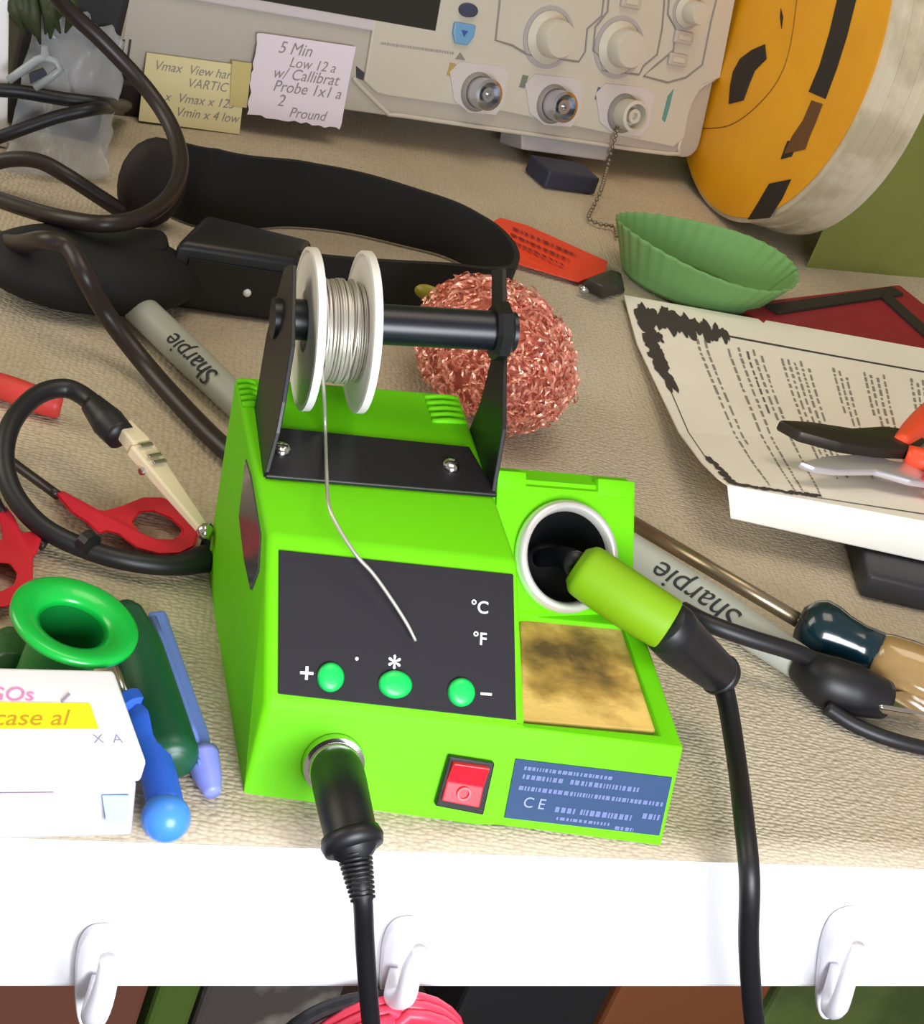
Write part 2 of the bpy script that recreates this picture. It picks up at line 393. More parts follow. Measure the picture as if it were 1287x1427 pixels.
# sponge
SP = bpy.data.materials.new('sponge'); SP.use_nodes = True; nt = SP.node_tree; B = nt.nodes['Principled BSDF']; B.inputs['Roughness'].default_value = .9
tc = nt.nodes.new('ShaderNodeTexCoord'); n1 = nt.nodes.new('ShaderNodeTexNoise'); n1.inputs['Scale'].default_value = 62; n1.inputs['Detail'].default_value = 6
gr = nt.nodes.new('ShaderNodeVectorMath'); gr.operation = 'DISTANCE'
spc = (Z(792, 915, tz-2)-bP)*MM; gr.inputs[1].default_value = spc
md = nt.nodes.new('ShaderNodeMath'); md.operation = 'MULTIPLY_ADD'; md.inputs[1].default_value = -19.0; md.inputs[2].default_value = .60
ad = nt.nodes.new('ShaderNodeMath'); ad.operation = 'ADD'
rp = nt.nodes.new('ShaderNodeValToRGB'); E0 = rp.color_ramp.elements; E0[0].position = .50; E0[0].color = (*lin((250, 208, 120)), 1); E0[1].position = .98; E0[1].color = (*lin((96, 74, 36)), 1)
k = E0.new(.72); k.color = (*lin((190, 150, 72)), 1)
L = nt.links.new
L(tc.outputs['Object'], n1.inputs['Vector']); L(tc.outputs['Object'], gr.inputs[0]); L(gr.outputs['Value'], md.inputs[0]); L(md.outputs[0], ad.inputs[0]); L(n1.outputs['Fac'], ad.inputs[1]); L(ad.outputs[0], rp.inputs[0]); L(rp.outputs[0], B.inputs['Base Color'])
bp = nt.nodes.new('ShaderNodeBump'); bp.inputs['Strength'].default_value = .4; bp.inputs['Distance'].default_value = .0006
n3 = nt.nodes.new('ShaderNodeTexNoise'); n3.inputs['Scale'].default_value = 420; L(tc.outputs['Object'], n3.inputs['Vector']); L(n3.outputs['Fac'], bp.inputs['Height']); L(bp.outputs[0], B.inputs['Normal'])
spq = [Z(u, v, tz-2.0) for u, v in ((726, 1003), (916, 1019), (866, 874), (724, 860))]
MB().prism(spq, V((0, 0, -6)), .7).build('cleaning_sponge', SP, st)
# funnel
cF = cF+pn*.5
MB().lathe([(R0*.80, -1), (R0*.99, -1), (R0*1.02, 1.2), (R0*.99, 3.0), (R0*.92, 4.2), (R0*.86, 3.6), (R0*.81, 1.0), (R0*.79, -2)], cF, pn, 56, closed=True, sx=1.0, sy=1.06, xd=pu).build('holder_ring', mat('ring_silver', (236, 230, 226), .3, .55), st, smooth=True)
fd = (V((0.05, .95, -.25))).normalized()
MB().lathe([(R0*.80, 1.4), (R0*.785, 0), (R0*.66, -10), (R0*.50, -18), (R0*.3, -22), (0, -23)], cF, pn, 40, sy=1.06, xd=pu).build('holder_cup', mat('cup_black', (7, 7, 9), .6), st, smooth=True)
# bracket
nTq = nT
def tp(u, v, h=0): return PL(u, v, E_+nT*h, nT)
bq = [tp(u, v, .3) for u, v in ((384, 600), (652, 627), (691, 694), (369, 668))]
tk = 1.6
bx = (bq[2]-bq[3]).normalized(); byy = nT.cross(bx).normalized(); byy = byy if byy.y > 0 else -byy
LBp, RBp = bq[3], bq[2]
MB().prism([q for q in bq], nT*tk, .4).build('bracket_base', BLK, st)
# arm profile in the plane x=const, traced at the left arm plane and shared by the right arm
xl = LBp.x-.3; xr = RBp.x-.2
def Xp(u, v, xx): d = ray(u, v); return CAM+d*((xx-CAM.x)/d.x)
prof = [Xp(u, v, xl) for u, v in ((366, 668), (352, 582), (371, 465), (396, 372), (407, 368), (405, 480), (392, 560), (384, 602))]
def arm(xx, sgn, pts):
    q = [V((xx, c.y, c.z)) for c in pts]; return MB().prism(q, V((sgn*tk, 0, 0)), .35)
base_off = (LBp.z-prof[0].z)
profL = prof
ymin = min(c.y for c in profL); 
arm(xl, 1, profL).build('bracket_arm', BLK, st)
profR = [Xp(u, v, xr) for u, v in ((690, 692), (706, 598), (707, 480), (706, 374), (690, 378), (690, 500), (675, 560), (648, 628))]
arm(xr, -1, profR).build('bracket_arm', BLK, st)
for u, v in ((392, 627), (628, 650)):
    c = tp(u, v, 2.0); o = MB().lathe([(3.1, 0), (3.1, .8), (2.4, 1.6), (0, 1.9)], c, nT, 28).build('bracket_screw', CHROME, st, smooth=True)
    MB().box(c+nT*1.75-bx*1.8-byy*.35, bx*3.6, byy*.7, nT*.25).build('screw_slot', BLKP, o)
# rod
def armc(P): return sum(P, V())/len(P)
rl = Xp(403, 437, xl); rr_ = Xp(692, 458, xr)
yr = (rl.y+rr_.y)/2; rl = V((xl, yr, rl.z)); rr_ = V((xr, yr, rr_.z))
P1 = Yp(532, 452, yr); P2 = Yp(672, 460, yr); rdir = V((1, 0, (P2.z-P1.z)/(P2.x-P1.x)))
rc = P1; ra = rc+rdir*(xl-1.5-rc.x); rb = rc+rdir*(xr+1-rc.x)
s1 = scale_at(P1); rR = 28.5/s1
MB().lathe([(0, 0), (rR, 0), (rR, (rb-ra).length), (0, (rb-ra).length)], ra, (rb-ra), 36).build('spool_rod', mat('rod_black', (18, 20, 30), .35), st, auto=30)
MB().lathe([(0, 0), (rR*1.35, 0), (rR*1.5, 1.5), (rR*1.5, 5), (rR*1.1, 6.5), (0, 6.5)], rb-(rb-ra).normalized()*8, rb-ra, 8, xd=V((0, .3, 1))).build('rod_nut', BLKP, st, auto=30)

# ================================================================== SOLDER SPOOL (hangs on the rod)
aX = (rb-ra).normalized()
c1 = Yp(428, 459, yr); c2 = Yp(503, 466, yr); sc1 = scale_at(c1); Rf = 114/sc1/1.0
c1 = V((c1.x, yr, c1.z)); wsp = (c2-c1).length
c2 = c1+aX*wsp
so = root('solder_spool', 'white spool of solder wire hanging on the black rod of the green station', 'spool', c1-V((0, 0, Rf)))
WS = mat('spool_white', (232, 228, 224), .4)
for c, sg in ((c1, -1), (c2, 1)):
    pf = [(rR*1.12, -1.2), (Rf*.45, -1.5), (Rf*.5, -.9), (Rf*.93, -.9), (Rf*.96, -1.6), (Rf, -1.3), (Rf, 1.3), (Rf*.96, 1.6), (Rf*.93, .9), (rR*1.12, .9)]
    MB().lathe(pf, c, aX, 72, closed=True).build('spool_flange', WS, so, auto=40)
MB().lathe([(rR*1.05, 0), (rR*1.3, 0), (rR*1.3, wsp), (rR*1.05, wsp)], c1, aX, 40, closed=True).build('spool_core', WS, so, auto=40)
# windings
wd_ = MB(); Rw = 70/sc1; nt_ = 22
for i in range(nt_):
    t = (i+.5)/nt_; o = c1+aX*(1.2+(wsp-2.4)*t); w = (wsp-2.4)/nt_
    R_ = Rw+random.uniform(-.6, .5)
    wd_.lathe([(R_-2, -w*.5), (R_, -w*.35), (R_+.35, 0), (R_, w*.35), (R_-2, w*.5)], o, (aX+V((0, random.uniform(-.02, .02), random.uniform(-.02, .02)))), 56)
for i in range(10):
    t0_ = random.uniform(.15, .85); tl = random.uniform(-.12, .12)
    e1_ = V((0, 1, 0)); e2_ = aX.cross(e1_).normalized(); pts = []
    for k in range(40):
        a = 2*math.pi*k/40; pts.append(c1+aX*(wsp*(t0_+tl*math.sin(a)*.6))+e1_*math.cos(a)*(Rw+.6)+e2_*math.sin(a)*(Rw+.6))
    wd_.tube(pts, .4, 6, 1, closed=True)
wd_.build('wire_winding', SOLDER, so, smooth=True)
# free end
pts = [Yp(447, 500, yr-Rw-1), Yp(451, 545, yr-Rw-1), Yp(453, 600, yr-Rw+1), Yp(455, 660, yC+22), tp(460, 712, 10), pp(492, 768, 9), pp(520, 800, 8), pp(545, 835, 7), pp(566, 868, 5), pp(579, 893, 3.5)]
MB().tube(pts, [.62]*9+[.5], 8, 8).build('loose_wire_end', SOLDER, so, smooth=True)

# ================================================================== SOLDERING IRON (sits in the holder)
g0_ = cF-pn*2+V((0, 0, 0)); 
g1 = PL(822, 800, cF+pn*10, pn); g2 = PL(878, 838, cF+pn*18, pn); g3 = PL(926, 868, cF+pn*24, pn)
ir = root('soldering_iron', 'soldering iron with green grip resting in the silver ring holder of the station', 'soldering iron', V((g2.x, g2.y, 0)))
MB().tube([cF-pn*14-ph_*2, cF-pn*2, g1-(g2-g1)*.3], [3.2, 4, 5], 16, 3).build('iron_barrel', BLKP, ir, smooth=True)
MB().tube([g1-(g2-g1)*.35, g1-(g2-g1)*.2, g1, g2, g3, g3+(g3-g2)*.10], [6.5, 9.2, 9.9, 10.0, 9.6, 8.2], 28, 5).build('grip', GREENG, ir, smooth=True)
g4 = Z(950, 895, g3.z-8); g5 = Z(985, 925, g3.z-17); g6 = Z(1003, 940, g3.z-22)
boot = MB().tube([g3-(g3-g2)*.05, g3+(g4-g3)*.3, g4, g5, g6], [8.6, 9.9, 9.6, 8.2, 7.4], 24, 6)
bo = boot.build('strain_relief', RUB, ir, smooth=True)
MB().lathe([(5.0, -1), (7.7, -1), (8.1, .8), (7.6, 2.6), (4.5, 2.6)], g6-(g6-g5).normalized()*1, g6-g5, 28).build('collar_ring', RUB, bo, smooth=True)
cable = [g6-(g6-g5)*.2, Z(1012, 975, g6.z-5), Z(1026, 1060, g6.z-8), Z(1036, 1140, g6.z-6)]
ce = T(0, -14, 0)
def EF(u, v, off): return PL(u, v, eL-ey*off, ey)
cable += [EF(1044, 1225, 22), EF(1043, 1320, 26), EF(1051, 1427, 26), EF(1065, 1520, 24)]
MB().tube(cable, [4.2, 3.7, 3.5, 3.5, 3.5, 3.5, 3.5, 3.5], 14, 8).build('cable', RUB, ir, smooth=True)

# ================================================================== PLUG IN THE JACK
j0 = fp(463, 1062, 0)
jk = MB().lathe([(4, 0), (9.6, 0), (10, .8), (9.6, 3.2), (8.2, 3.4), (8.2, 7), (7.6, 8), (4, 8)], j0, nF, 40).build('socket_ring', CHROME, st, auto=40)
pl_ = root('connector_plug', 'black round plug with cable, plugged into the front of the green station', 'plug', j0-V((0, 0, 20)))
k1 = fp(470, 1078, 11); k2 = fp(480, 1125, 32); k3 = fp(490, 1170, 44); k4 = fp(497, 1195, 48); k5 = fp(505, 1250, 55)
MB().tube([fp(468, 1072, 4), k1, k1+(k2-k1)*.3, k2, k3, k3+(k4-k3)*.1], [7.6, 8.2, 8.3, 8.0, 7.6, 7.2], 28, 5).build('plug_body', RUB, pl_, smooth=True)
MB().lathe([(6, 0), (8.6, .6), (9.3, 3), (8.6, 5.4), (5, 6)], k3-(k4-k3).normalized()*2.5, k4-k3, 28).build('clamp_collar', RUB, pl_, smooth=True)
rl_ = MB()
n = 13
for i in range(n):
    t = i/(n-1); c = lerp(k3+(k4-k3)*.1, k5, t); w = (k5-k3).length/n; R_ = 5.6-1.9*t
    rl_.lathe([(R_*.8, 0), (R_, w*.15), (R_, w*.6), (R_*.8, w*.75), (R_*.8, w)], c, k5-k3, 20)
rl_.build('ribbed_strain_relief', RUB, pl_, smooth=True)
off5 = -((k5-eL).dot(ey))
MB().tube([k4, k5, EF(508, 1310, off5-1), EF(512, 1370, off5-2), EF(517, 1430, off5-3), EF(524, 1520, off5-4)], 2.9, 14, 8).build('cable', RUB, pl_, smooth=True)

# ================================================================== OSCILLOSCOPE
S0 = Z(175, 110, 20); S1 = Z(970, 222, 20); e1 = (S1-S0).normalized(); nb = V((-e1.y, e1.x, 0)); tl = math.radians(15)
e2 = V((0, 0, 1))*math.cos(tl)+nb*math.sin(tl); nO = -(e1.cross(e2)); nO = nO if nO.y < 0 else -nO
W0 = (S1-S0).length
def sf(a, b, h=0): return S0+e1*a+e2*b+nO*h
def spx(u, v, h=0): return PL(u, v, S0+nO*h, nO)
def loc(u, v): P = spx(u, v)-S0; return P.dot(e1), P.dot(e2)
os_ = root('oscilloscope', 'light grey bench oscilloscope with three sockets and knobs, tilted on its feet', 'oscilloscope', V((S0+e1*W0/2).to_tuple())-V((0, 0, 20)))
SGREY = mat('scope_grey', (186, 178, 166), .5); SLT = mat('scope_light', (200, 193, 178), .5); SDK = mat('scope_line', (138, 132, 126), .6); SMID = mat('scope_shade', (172, 166, 166), .55)
OH = 225
L0 = -4
oc = MB().box(sf(L0+6, 3, -8), e1*(W0-L0-30), e2*(OH-6), -nO*95, 8, 4).build('case', SGREY, os_, auto=30)
# front bezel with rounded corners
def rrect(a0, b0, a1, b1, r, n=6):
    o = []
    for cx, cy, s in ((a1-r, b0+r, -90), (a1-r, b1-r, 0), (a0+r, b1-r, 90), (a0+r, b0+r, 180)):
        for k in range(n+1):
            t = math.radians(s+90*k/n); o.append((cx+r*math.cos(t), cy+r*math.sin(t)))
    return o
MB().prism([sf(a, b, -10) for a, b in rrect(L0, 0, W0, OH, 12)], nO*10, 1.6).build('front_bezel', SGREY, os_, auto=30)
# raised control fascia following the lower contour
ctr = [(505, 112), (523, 129), (540, 133), (700, 155), (935, 204), (950, 192), (958, 150), (975, 118), (1000, 108)]
fa = [loc(u, v) for u, v in ctr]
fa = fa+[(W0-2, OH-6), (loc(505, 112)[0], OH-6)]
MB().prism([sf(a, b, 0) for a, b in fa], nO*2.5, .8).build('control_fascia', SLT, os_)
ltr = [(170, 100), (495, 148), (530, 180) , (950, 212)]
MB().tube([spx(u, v, .8) for u, v in ((492, 108), (500, 118), (540, 157), (560, 161), (760, 190), (930, 214), (945, 205), (956, 160), (972, 125), (995, 110))], 1.5, 8, 3).build('bezel_rib', SLT, os_, smooth=True)
MB().prism([spx(u, v, .1) for u, v in ((496, 92), (523, 115), (519, 118), (496, 108))], nO*.5).build('bezel_slot', mat('slot_dark', (60, 58, 66), .6), os_)
# screen
scn = [spx(u, v, 2.6) for u, v in ((605, 46), (330, 8), (130, -22))]
sa, sbb = loc(603, 46); sl, _ = loc(150, 0)
a_l = 14
MB().prism([sf(a_l-8, sbb-5, 0), sf(sa+12, sbb-5, 0), sf(sa+12, OH-14, 0), sf(a_l-8, OH-14, 0)], nO*2.2, 1).build('screen_bezel', mat('bezel_pale', (205, 196, 200), .5), os_)
MB().prism([sf(a_l, sbb+1.5, 1.4), sf(sa, sbb+1.5, 1.4), sf(sa, OH-22, 1.4), sf(a_l, OH-22, 1.4)], nO*1.3, .3).build('screen', mat('screen_glass', (44, 42, 38), .22), os_)
def knob(u, v, rp_, name='knob', lab=None, cx=None):
    P = spx(u, v, 2.5); s = scale_at(P); R_ = rp_/s
    k_ = MB().lathe([(R_*1.45, 0), (R_*1.45, 1), (R_*1.25, 2.5), (R_*1.08, 4), (R_*1.05, 13), (R_*.95, 15), (0, 15.4)], P, nO, 40).build(name, SLT, os_, auto=35)
    MB().lathe([(R_*1.5, -.1), (R_*1.72, -.1), (R_*1.72, .6), (R_*1.5, .6)], P, nO, 36, closed=True).build('knob_ring', SMID, k_)
    return k_
knob(764, 52, 25); knob(862, 66, 25); knob(957, 16, 15)
for u, v in ((950, 52), (942, 83), (877, 2)):
    c = spx(u, v, 2.6)
    b_ = MB().box(c-e1*8-e2*4.2, e1*16, e2*8.4, nO*3, 1).build('push_button', SGREY, os_)
    MB().box(c-e1*5-e2*1.7+nO*3, e1*10, e2*3.4, nO*.6, .3).build('button_cap', SLT, b_)
MB().lathe([(0, 3), (5.6, 2.6), (6, 0)], spx(651, 14, 2.5), nO, 24, sx=.75, sy=1.15, xd=e2).build('blue_button', mat('btn_dark', (62, 68, 92), .4), os_)
c = spx(644, 46, 2.6)
tb2 = MB().prism([c+e1*a+e2*b for a, b in ((-8, 6), (8, 6), (8, -1), (4, -7), (-5, -7), (-8, -1))], nO*2.4, .8).build('menu_button', mat('btn_blue', (110, 160, 200), .4), os_, label='light blue button')
MB().prism([c+nO*2.4+e1*a+e2*b for a, b in ((-2.5, 1.8), (2.5, 1.8), (0, -2))], nO*.3).build('button_arrow', mat('arrow_navy', (50, 90, 160), .5), tb2)
# engraved outlines round the knob groups
def outline(pxs, name='printed_outline', closed=False, rad=.75, m=SDK):
    MB().tube([spx(u, v, 2.6) for u, v in pxs], rad, 6, 1, closed=closed).build(name, m, os_)
outline([(697, -10), (690, 56), (713, 63), (735, 76), (806, 86), (815, 72), (818, 40), (838, 22), (842, -10)])
outline([(848, -10), (846, 16), (829, 38), (826, 70), (836, 80), (838, 98), (890, 104), (896, 92), (915, 76), (922, 40), (925, 5), (925, -10)])
outline([(932, -10), (930, 20), (941, 40), (938, 70), (912, 92), (896, 106), (930, 115), (955, 108), (978, 90), (990, 30), (1000, -10)])
for cu_, cv_ in ((665, 128), (770, 145), (868, 158)):
    # squared surround with clipped corner
    dx, dy = cu_-665, cv_-128
    q = [(640, 86), (697, 92), (708, 102), (701, 145), (690, 160), (652, 157), (632, 140), (626, 100)]
    sr2 = MB().prism([spx(u+dx, v+dy, 2.5) for u, v in q], nO*.9, .3).build('socket_surround', mat('surround', (204, 196, 194), .5), os_)
    P = spx(cu_, cv_, 3.4); s = scale_at(P); R_ = 22/s
    bn = MB().lathe([(R_*1.25, 0), (R_*1.2, 1.5), (R_*1.0, 2.5)], P, nO, 32).build('socket_base', SDK, os_, smooth=True)
    MB().lathe([(R_*.55, 1), (R_*.98, 1), (R_*.98, 14), (R_*.78, 14.6), (R_*.72, 6), (R_*.45, 6), (R_*.45, 13), (R_*.22, 13), (R_*.18, 10), (0, 10)], P, nO, 32).build('bnc_socket', STEEL if cu_ != 868 else SLT, bn, auto=30)
for (u, v), cc in zip(((628, 96), (729, 113), (834, 130)), ((176, 150, 90), (120, 124, 110), (110, 104, 128))):
    MB().prism([spx(u+a, v+b, 2.6) for a, b in ((-6, 8), (-1, -9), (7, -7), (1, 10))], nO*.5, .2).build('channel_mark', mat('chmark%d' % u, cc, .6), os_)
MB().prism([spx(u, v, 2.6) for u, v in ((930, 134), (938, 124), (932, 150), (926, 170), (922, 166))], nO*.4).build('teal_mark', mat('teal', (96, 146, 138), .6), os_)
MB().prism([spx(u, v, 2.6) for u, v in ((641, 73), (648, 84), (634, 82))], nO*.4).build('warning_mark', SDK, os_)
tl_ = MB()
def sq(a, b): return lerp(spx(530, 62, 2.7), spx(632, 76, 2.7), a)
dashes(tl_, sq, 0, 1, 0, 1.6, e2, .01, .04, .008); tl_.build('printed_line', mat('pale_ink', (160, 152, 146), .6), os_)
for dv in (0, 24):
    MB().box(spx(947, 150+dv, .1), e1*2.2, e2*7, nO*.8, .2).build('loop_slot', mat('slot_dark', (60, 58, 66), .6), os_)
MB().box(spx(948, 170, .1), e1*4, e2*3, nO*1.6, .4).build('loop_tab', mat('slot_dark', (60, 58, 66), .6), os_)
# left grip slot
sl_ = MB()
for dx_ in (0, 9): sl_.prism([spx(u+dx_, v, .2) for u, v in ((171, 55), (174, 55), (169, 90), (166, 90))], nO*.5)
sl_.build('side_slots', mat('slot_dark', (60, 58, 66), .6), os_)
# foot ledge + feet
fa0, _ = loc(728, 190); fa1, _ = loc(848, 214)
MB().hexa([sf(fa0, 1, -2), sf(fa1+4, 1, -2), sf(fa1+2, 1, -26), sf(fa0, 1, -26)], [q+V((0, 0, -11)) for q in (sf(fa0+2, 1, 2), sf(fa1, 1, 2), sf(fa1, 1, -26), sf(fa0+2, 1, -26))], 1).build('foot_ledge', SMID, os_)
ft0 = Z(757, 262); ft1 = Z(828, 272)
FT = mat('foot_navy', (44, 46, 66), .5)
MB().box(ft0+V((0, 0, 0)), ft1-ft0, nb*26, V((0, 0, 12)), 1.5).build('foot', FT, os_)
lf = S0+e1*6; lf.z = 0
MB().box(lf-nb*4-e1*10, e1*26, nb*24, V((0, 0, 20)), 2).build('foot', mat('foot_brown', (34, 24, 26), .5), os_)
for a_ in (30, W0-60):
    q = S0+e1*a_+nb*100; q.z = 0
    MB().box(q, e1*24, nb*16, V((0, 0, 12)), 2).build('foot', FT, os_)

# chain
cp = [spx(862, 176, 12), spx(853, 205, 8), spx(846, 232, 9), Z(838, 262, 14), Z(828, 285, 6), Z(820, 303, 2), Z(835, 312, 2), Z(855, 316, 2), Z(860, 330, 2)]
cs_ = spline(cp, 9); cm = MB(); acc = 0; last = cs_[0]
for q in cs_:
    if (q-last).length >= 3.4: cm.sphere(q, 1.6, 1.6, 1.6, 1); last = q
ch = root('bead_chain', 'thin bead chain hanging from the rightmost oscilloscope socket onto the mat', 'chain', V((cp[5].x, cp[5].y, 0)))
cm.build('beads', mat('chain', (150, 138, 120), .35, .6), ch, smooth=True)
MB().tube(cp, .5, 6, 9).build('link_wire', mat('chainw', (110, 98, 84), .4, .5), ch)

# notes on the scope
def note(name, label, corners, c, lines, jag=0, group=None, off=3.2, fold=None):
    P = [spx(u, v, off) for u, v in corners]
    t = root(name, label, 'note', V((P[3]+P[2])/2))
    N = 16; g = []
    for j in range(N+1):
        row = []
        for i in range(N+1):
            a, b = i/N, j/N; q = lerp(lerp(P[0], P[1], a), lerp(P[3], P[2], a), b)
            q = q+nO*(.5+2.5*b*b)
            if jag and (i in (0,) or j == N): q = q+e1*random.uniform(-jag, jag)+e2*random.uniform(-jag, jag)
            row.append(q)
        g.append(row)
    m_ = mat(name+label[:6], c, .8)
    MB().solid_sheet(g, nO*.25).build('paper', m_, t)
    xd = (P[1]-P[0]).normalized(); yd = (P[0]-P[3]).normalized()
    ms = []
    for tx, a, b, s in lines:
        q = lerp(lerp(P[0], P[1], a), lerp(P[3], P[2], a), b)+nO*(.85+2.5*b*b)
        ms.append(text_mesh(tx, s, q, xd, yd+nO*(-.04*b), depth=.05, italic=.3, align='LEFT'))
    multi('handwriting', ms, mat('pen'+name, (150, 142, 140), .7), t)
    return t, P
t_, P_ = note('sticky_note', 'pale yellow handwritten sticky note on the lower left of the oscilloscope', ((204, 73), (345, 92), (330, 186), (190, 167)), (228, 218, 170),
     [('Vmax  View hard', .08, .17, 7.5), ('VARTIC', .42, .36, 7.5), ('x  Vmax x 125', .22, .60, 7.5), ('Vmin x 4 low', .34, .80, 7.5)], off=3.2)
tp4 = [spx(u, v, 3.6) for u, v in ((322, 84), (349, 88), (342, 150), (318, 146))]
MB().prism(tp4, nO*1.8, .1).build('tape_strip', mat('tape_tan', (206, 190, 128), .4), t_)
note('paper_note', 'white torn-edged handwritten note on the oscilloscope, right of the yellow one', ((358, 45), (495, 65), (471, 179), (342, 158)), (232, 220, 234),
     [('5 Min', .22, .14, 10), ('Low 12 a', .35, .30, 8.5), ('w/ Callibrat', .20, .45, 9.5), ('Probe 1x1 a', .22, .61, 9.5), ('2', .28, .78, 10), ('Pround', .42, .90, 8.5)], jag=.9, off=4.2)

# ================================================================== YELLOW REEL
az = math.radians(184); rn = V((math.cos(az), math.sin(az), 0)); rh = V((0, 0, 1)).cross(rn).normalized(); rC0 = Z(1056, 384)
rcen = rC0+rh*(-113)+V((13, 0, 126)); RR = 126.0
re = root('cable_reel', 'large round white reel with yellow-orange face standing behind the green cupcake liner', 'reel', V((rcen.x, rcen.y, 0)))
ORG = mat('reel_orange', (240, 170, 6), .5, noise=(14, (232, 160, 8), .4, .6))
WRL = mat('reel_white', (212, 200, 176), .6, noise=(30, (186, 174, 146), .45, .6))
prf = [(0, -42), (RR*.99, -42), (RR, -41), (RR, -36), (RR-2.5, -35), (RR-2.5, -28), (RR-1.5, -27), (RR-1.5, -21), (RR-3, -20), (RR-3, -14), (RR-2, -13), (RR-2, -8), (RR-3, -7), (RR-2.5, -2), (RR-1, -1), (RR-1, 0), (RR-4, 1.0), (0, 1.0)]
MB().lathe(prf, rcen, rn, 120).build('drum', WRL, re, auto=30)
MB().lathe([(0, 1.1), (RR-4.5, 1.1), (RR-4, 2.0), (0, 2.0)], rcen, rn, 120).build('face_label', ORG, re, auto=30)
rp_ = lambda u, v, h=2.1: PL(u, v, rcen+rn*h, rn)
RK = mat('reel_black', (34, 28, 22), .6)
def band(pts_out, pts_in, name, m):
    b = MB(); A_ = [rp_(*q) for q in pts_out]; B_ = [rp_(*q) for q in pts_in]
    for i in range(len(A_)-1): b.prism([A_[i], A_[i+1], B_[i+1], B_[i]], rn*.5)
    b.build(name, m, re)
band([(1194, -6), (1180, 50), (1166, 95), (1150, 138)], [(1168, -6), (1156, 45), (1142, 92), (1127, 128)], 'black_band', RK)
band([(1146, 145), (1136, 172), (1128, 190), (1122, 208)], [(1131, 140), (1119, 168), (1104, 190), (1092, 215)], 'worn_band', mat('band_worn', (104, 66, 26), .6))
band([(1102, 250), (1090, 276), (1072, 304)], [(1072, 256), (1058, 280), (1042, 306)], 'black_band', RK)
MB().tube([rp_(u, v, 2.0) for u, v in ((1112, -25), (1110, 0), (1100, 68), (1083, 113), (1052, 150), (1018, 174), (984, 179), (955, 176))], .45, 6, 5).build('label_ring', mat('ring_brown', (134, 84, 12), .6), re)
hb = [(1066, 62), (1068, 82), (1052, 98), (1045, 115), (1036, 140), (1016, 145), (1018, 120), (1022, 100), (1032, 82), (1048, 70)]
MB().prism([rp_(u, v, 2.0) for u, v in hb], rn*.9, .2).build('face_hole', RK, re)
for q in ([(1088, 12), (1091, 24), (1089, 40), (1087, 24)], [(1098, 196), (1110, 200), (1103, 218), (1088, 222), (1094, 205)]):
    MB().prism([rp_(u, v, 2.0) for u, v in q], rn*.5).build('printed_mark', RK, re)

# ================================================================== CUPCAKE LINER
l0, l1 = Z(862, 322, 30), Z(1112, 388, 30); lc = (l0+l1)/2; lx = (l1-l0).normalized(); Rl = (l1-l0).length/2
lc2 = Z(987, 345, 30); ly = V((-lx.y, lx.x, 0))
N = 144; g = []
for j in range(13):
    t = j/12; row = []
    for i in range(N+1):
        a = 2*math.pi*i/N
        R_ = (.74+.26*t)*Rl*(1+.018*t*math.cos(36*2*math.pi*i/N)+.006*math.sin(3*a))
        if j == 0: R_ = .74*Rl
        row.append(lc2+lx*R_*math.cos(a)+ly*R_*1.0*math.sin(a)*(.80)+V((0, 0, -30+1+29*t+2.5*t*math.sin(2*a+.6)))+ly*(1-t)*5)
    g.append(row)
LN = mat('liner_green', (112, 158, 92), .75)
lr = MB().sheet(g)
lr.lathe([(0, 0), (.72*Rl, 0), (.74*Rl, .3)], V((lc2.x, lc2.y, 1))+ly*5, V((0, 0, 1)), N, sx=.80, xd=ly)
lo_ = lr.build('cupcake_liner', LN, smooth=True)
sol = lo_.modifiers.new('s', 'SOLIDIFY'); sol.thickness = .0006
settag(lo_, 'empty pleated green silicone cupcake liner in front of the yellow reel', 'cupcake liner')

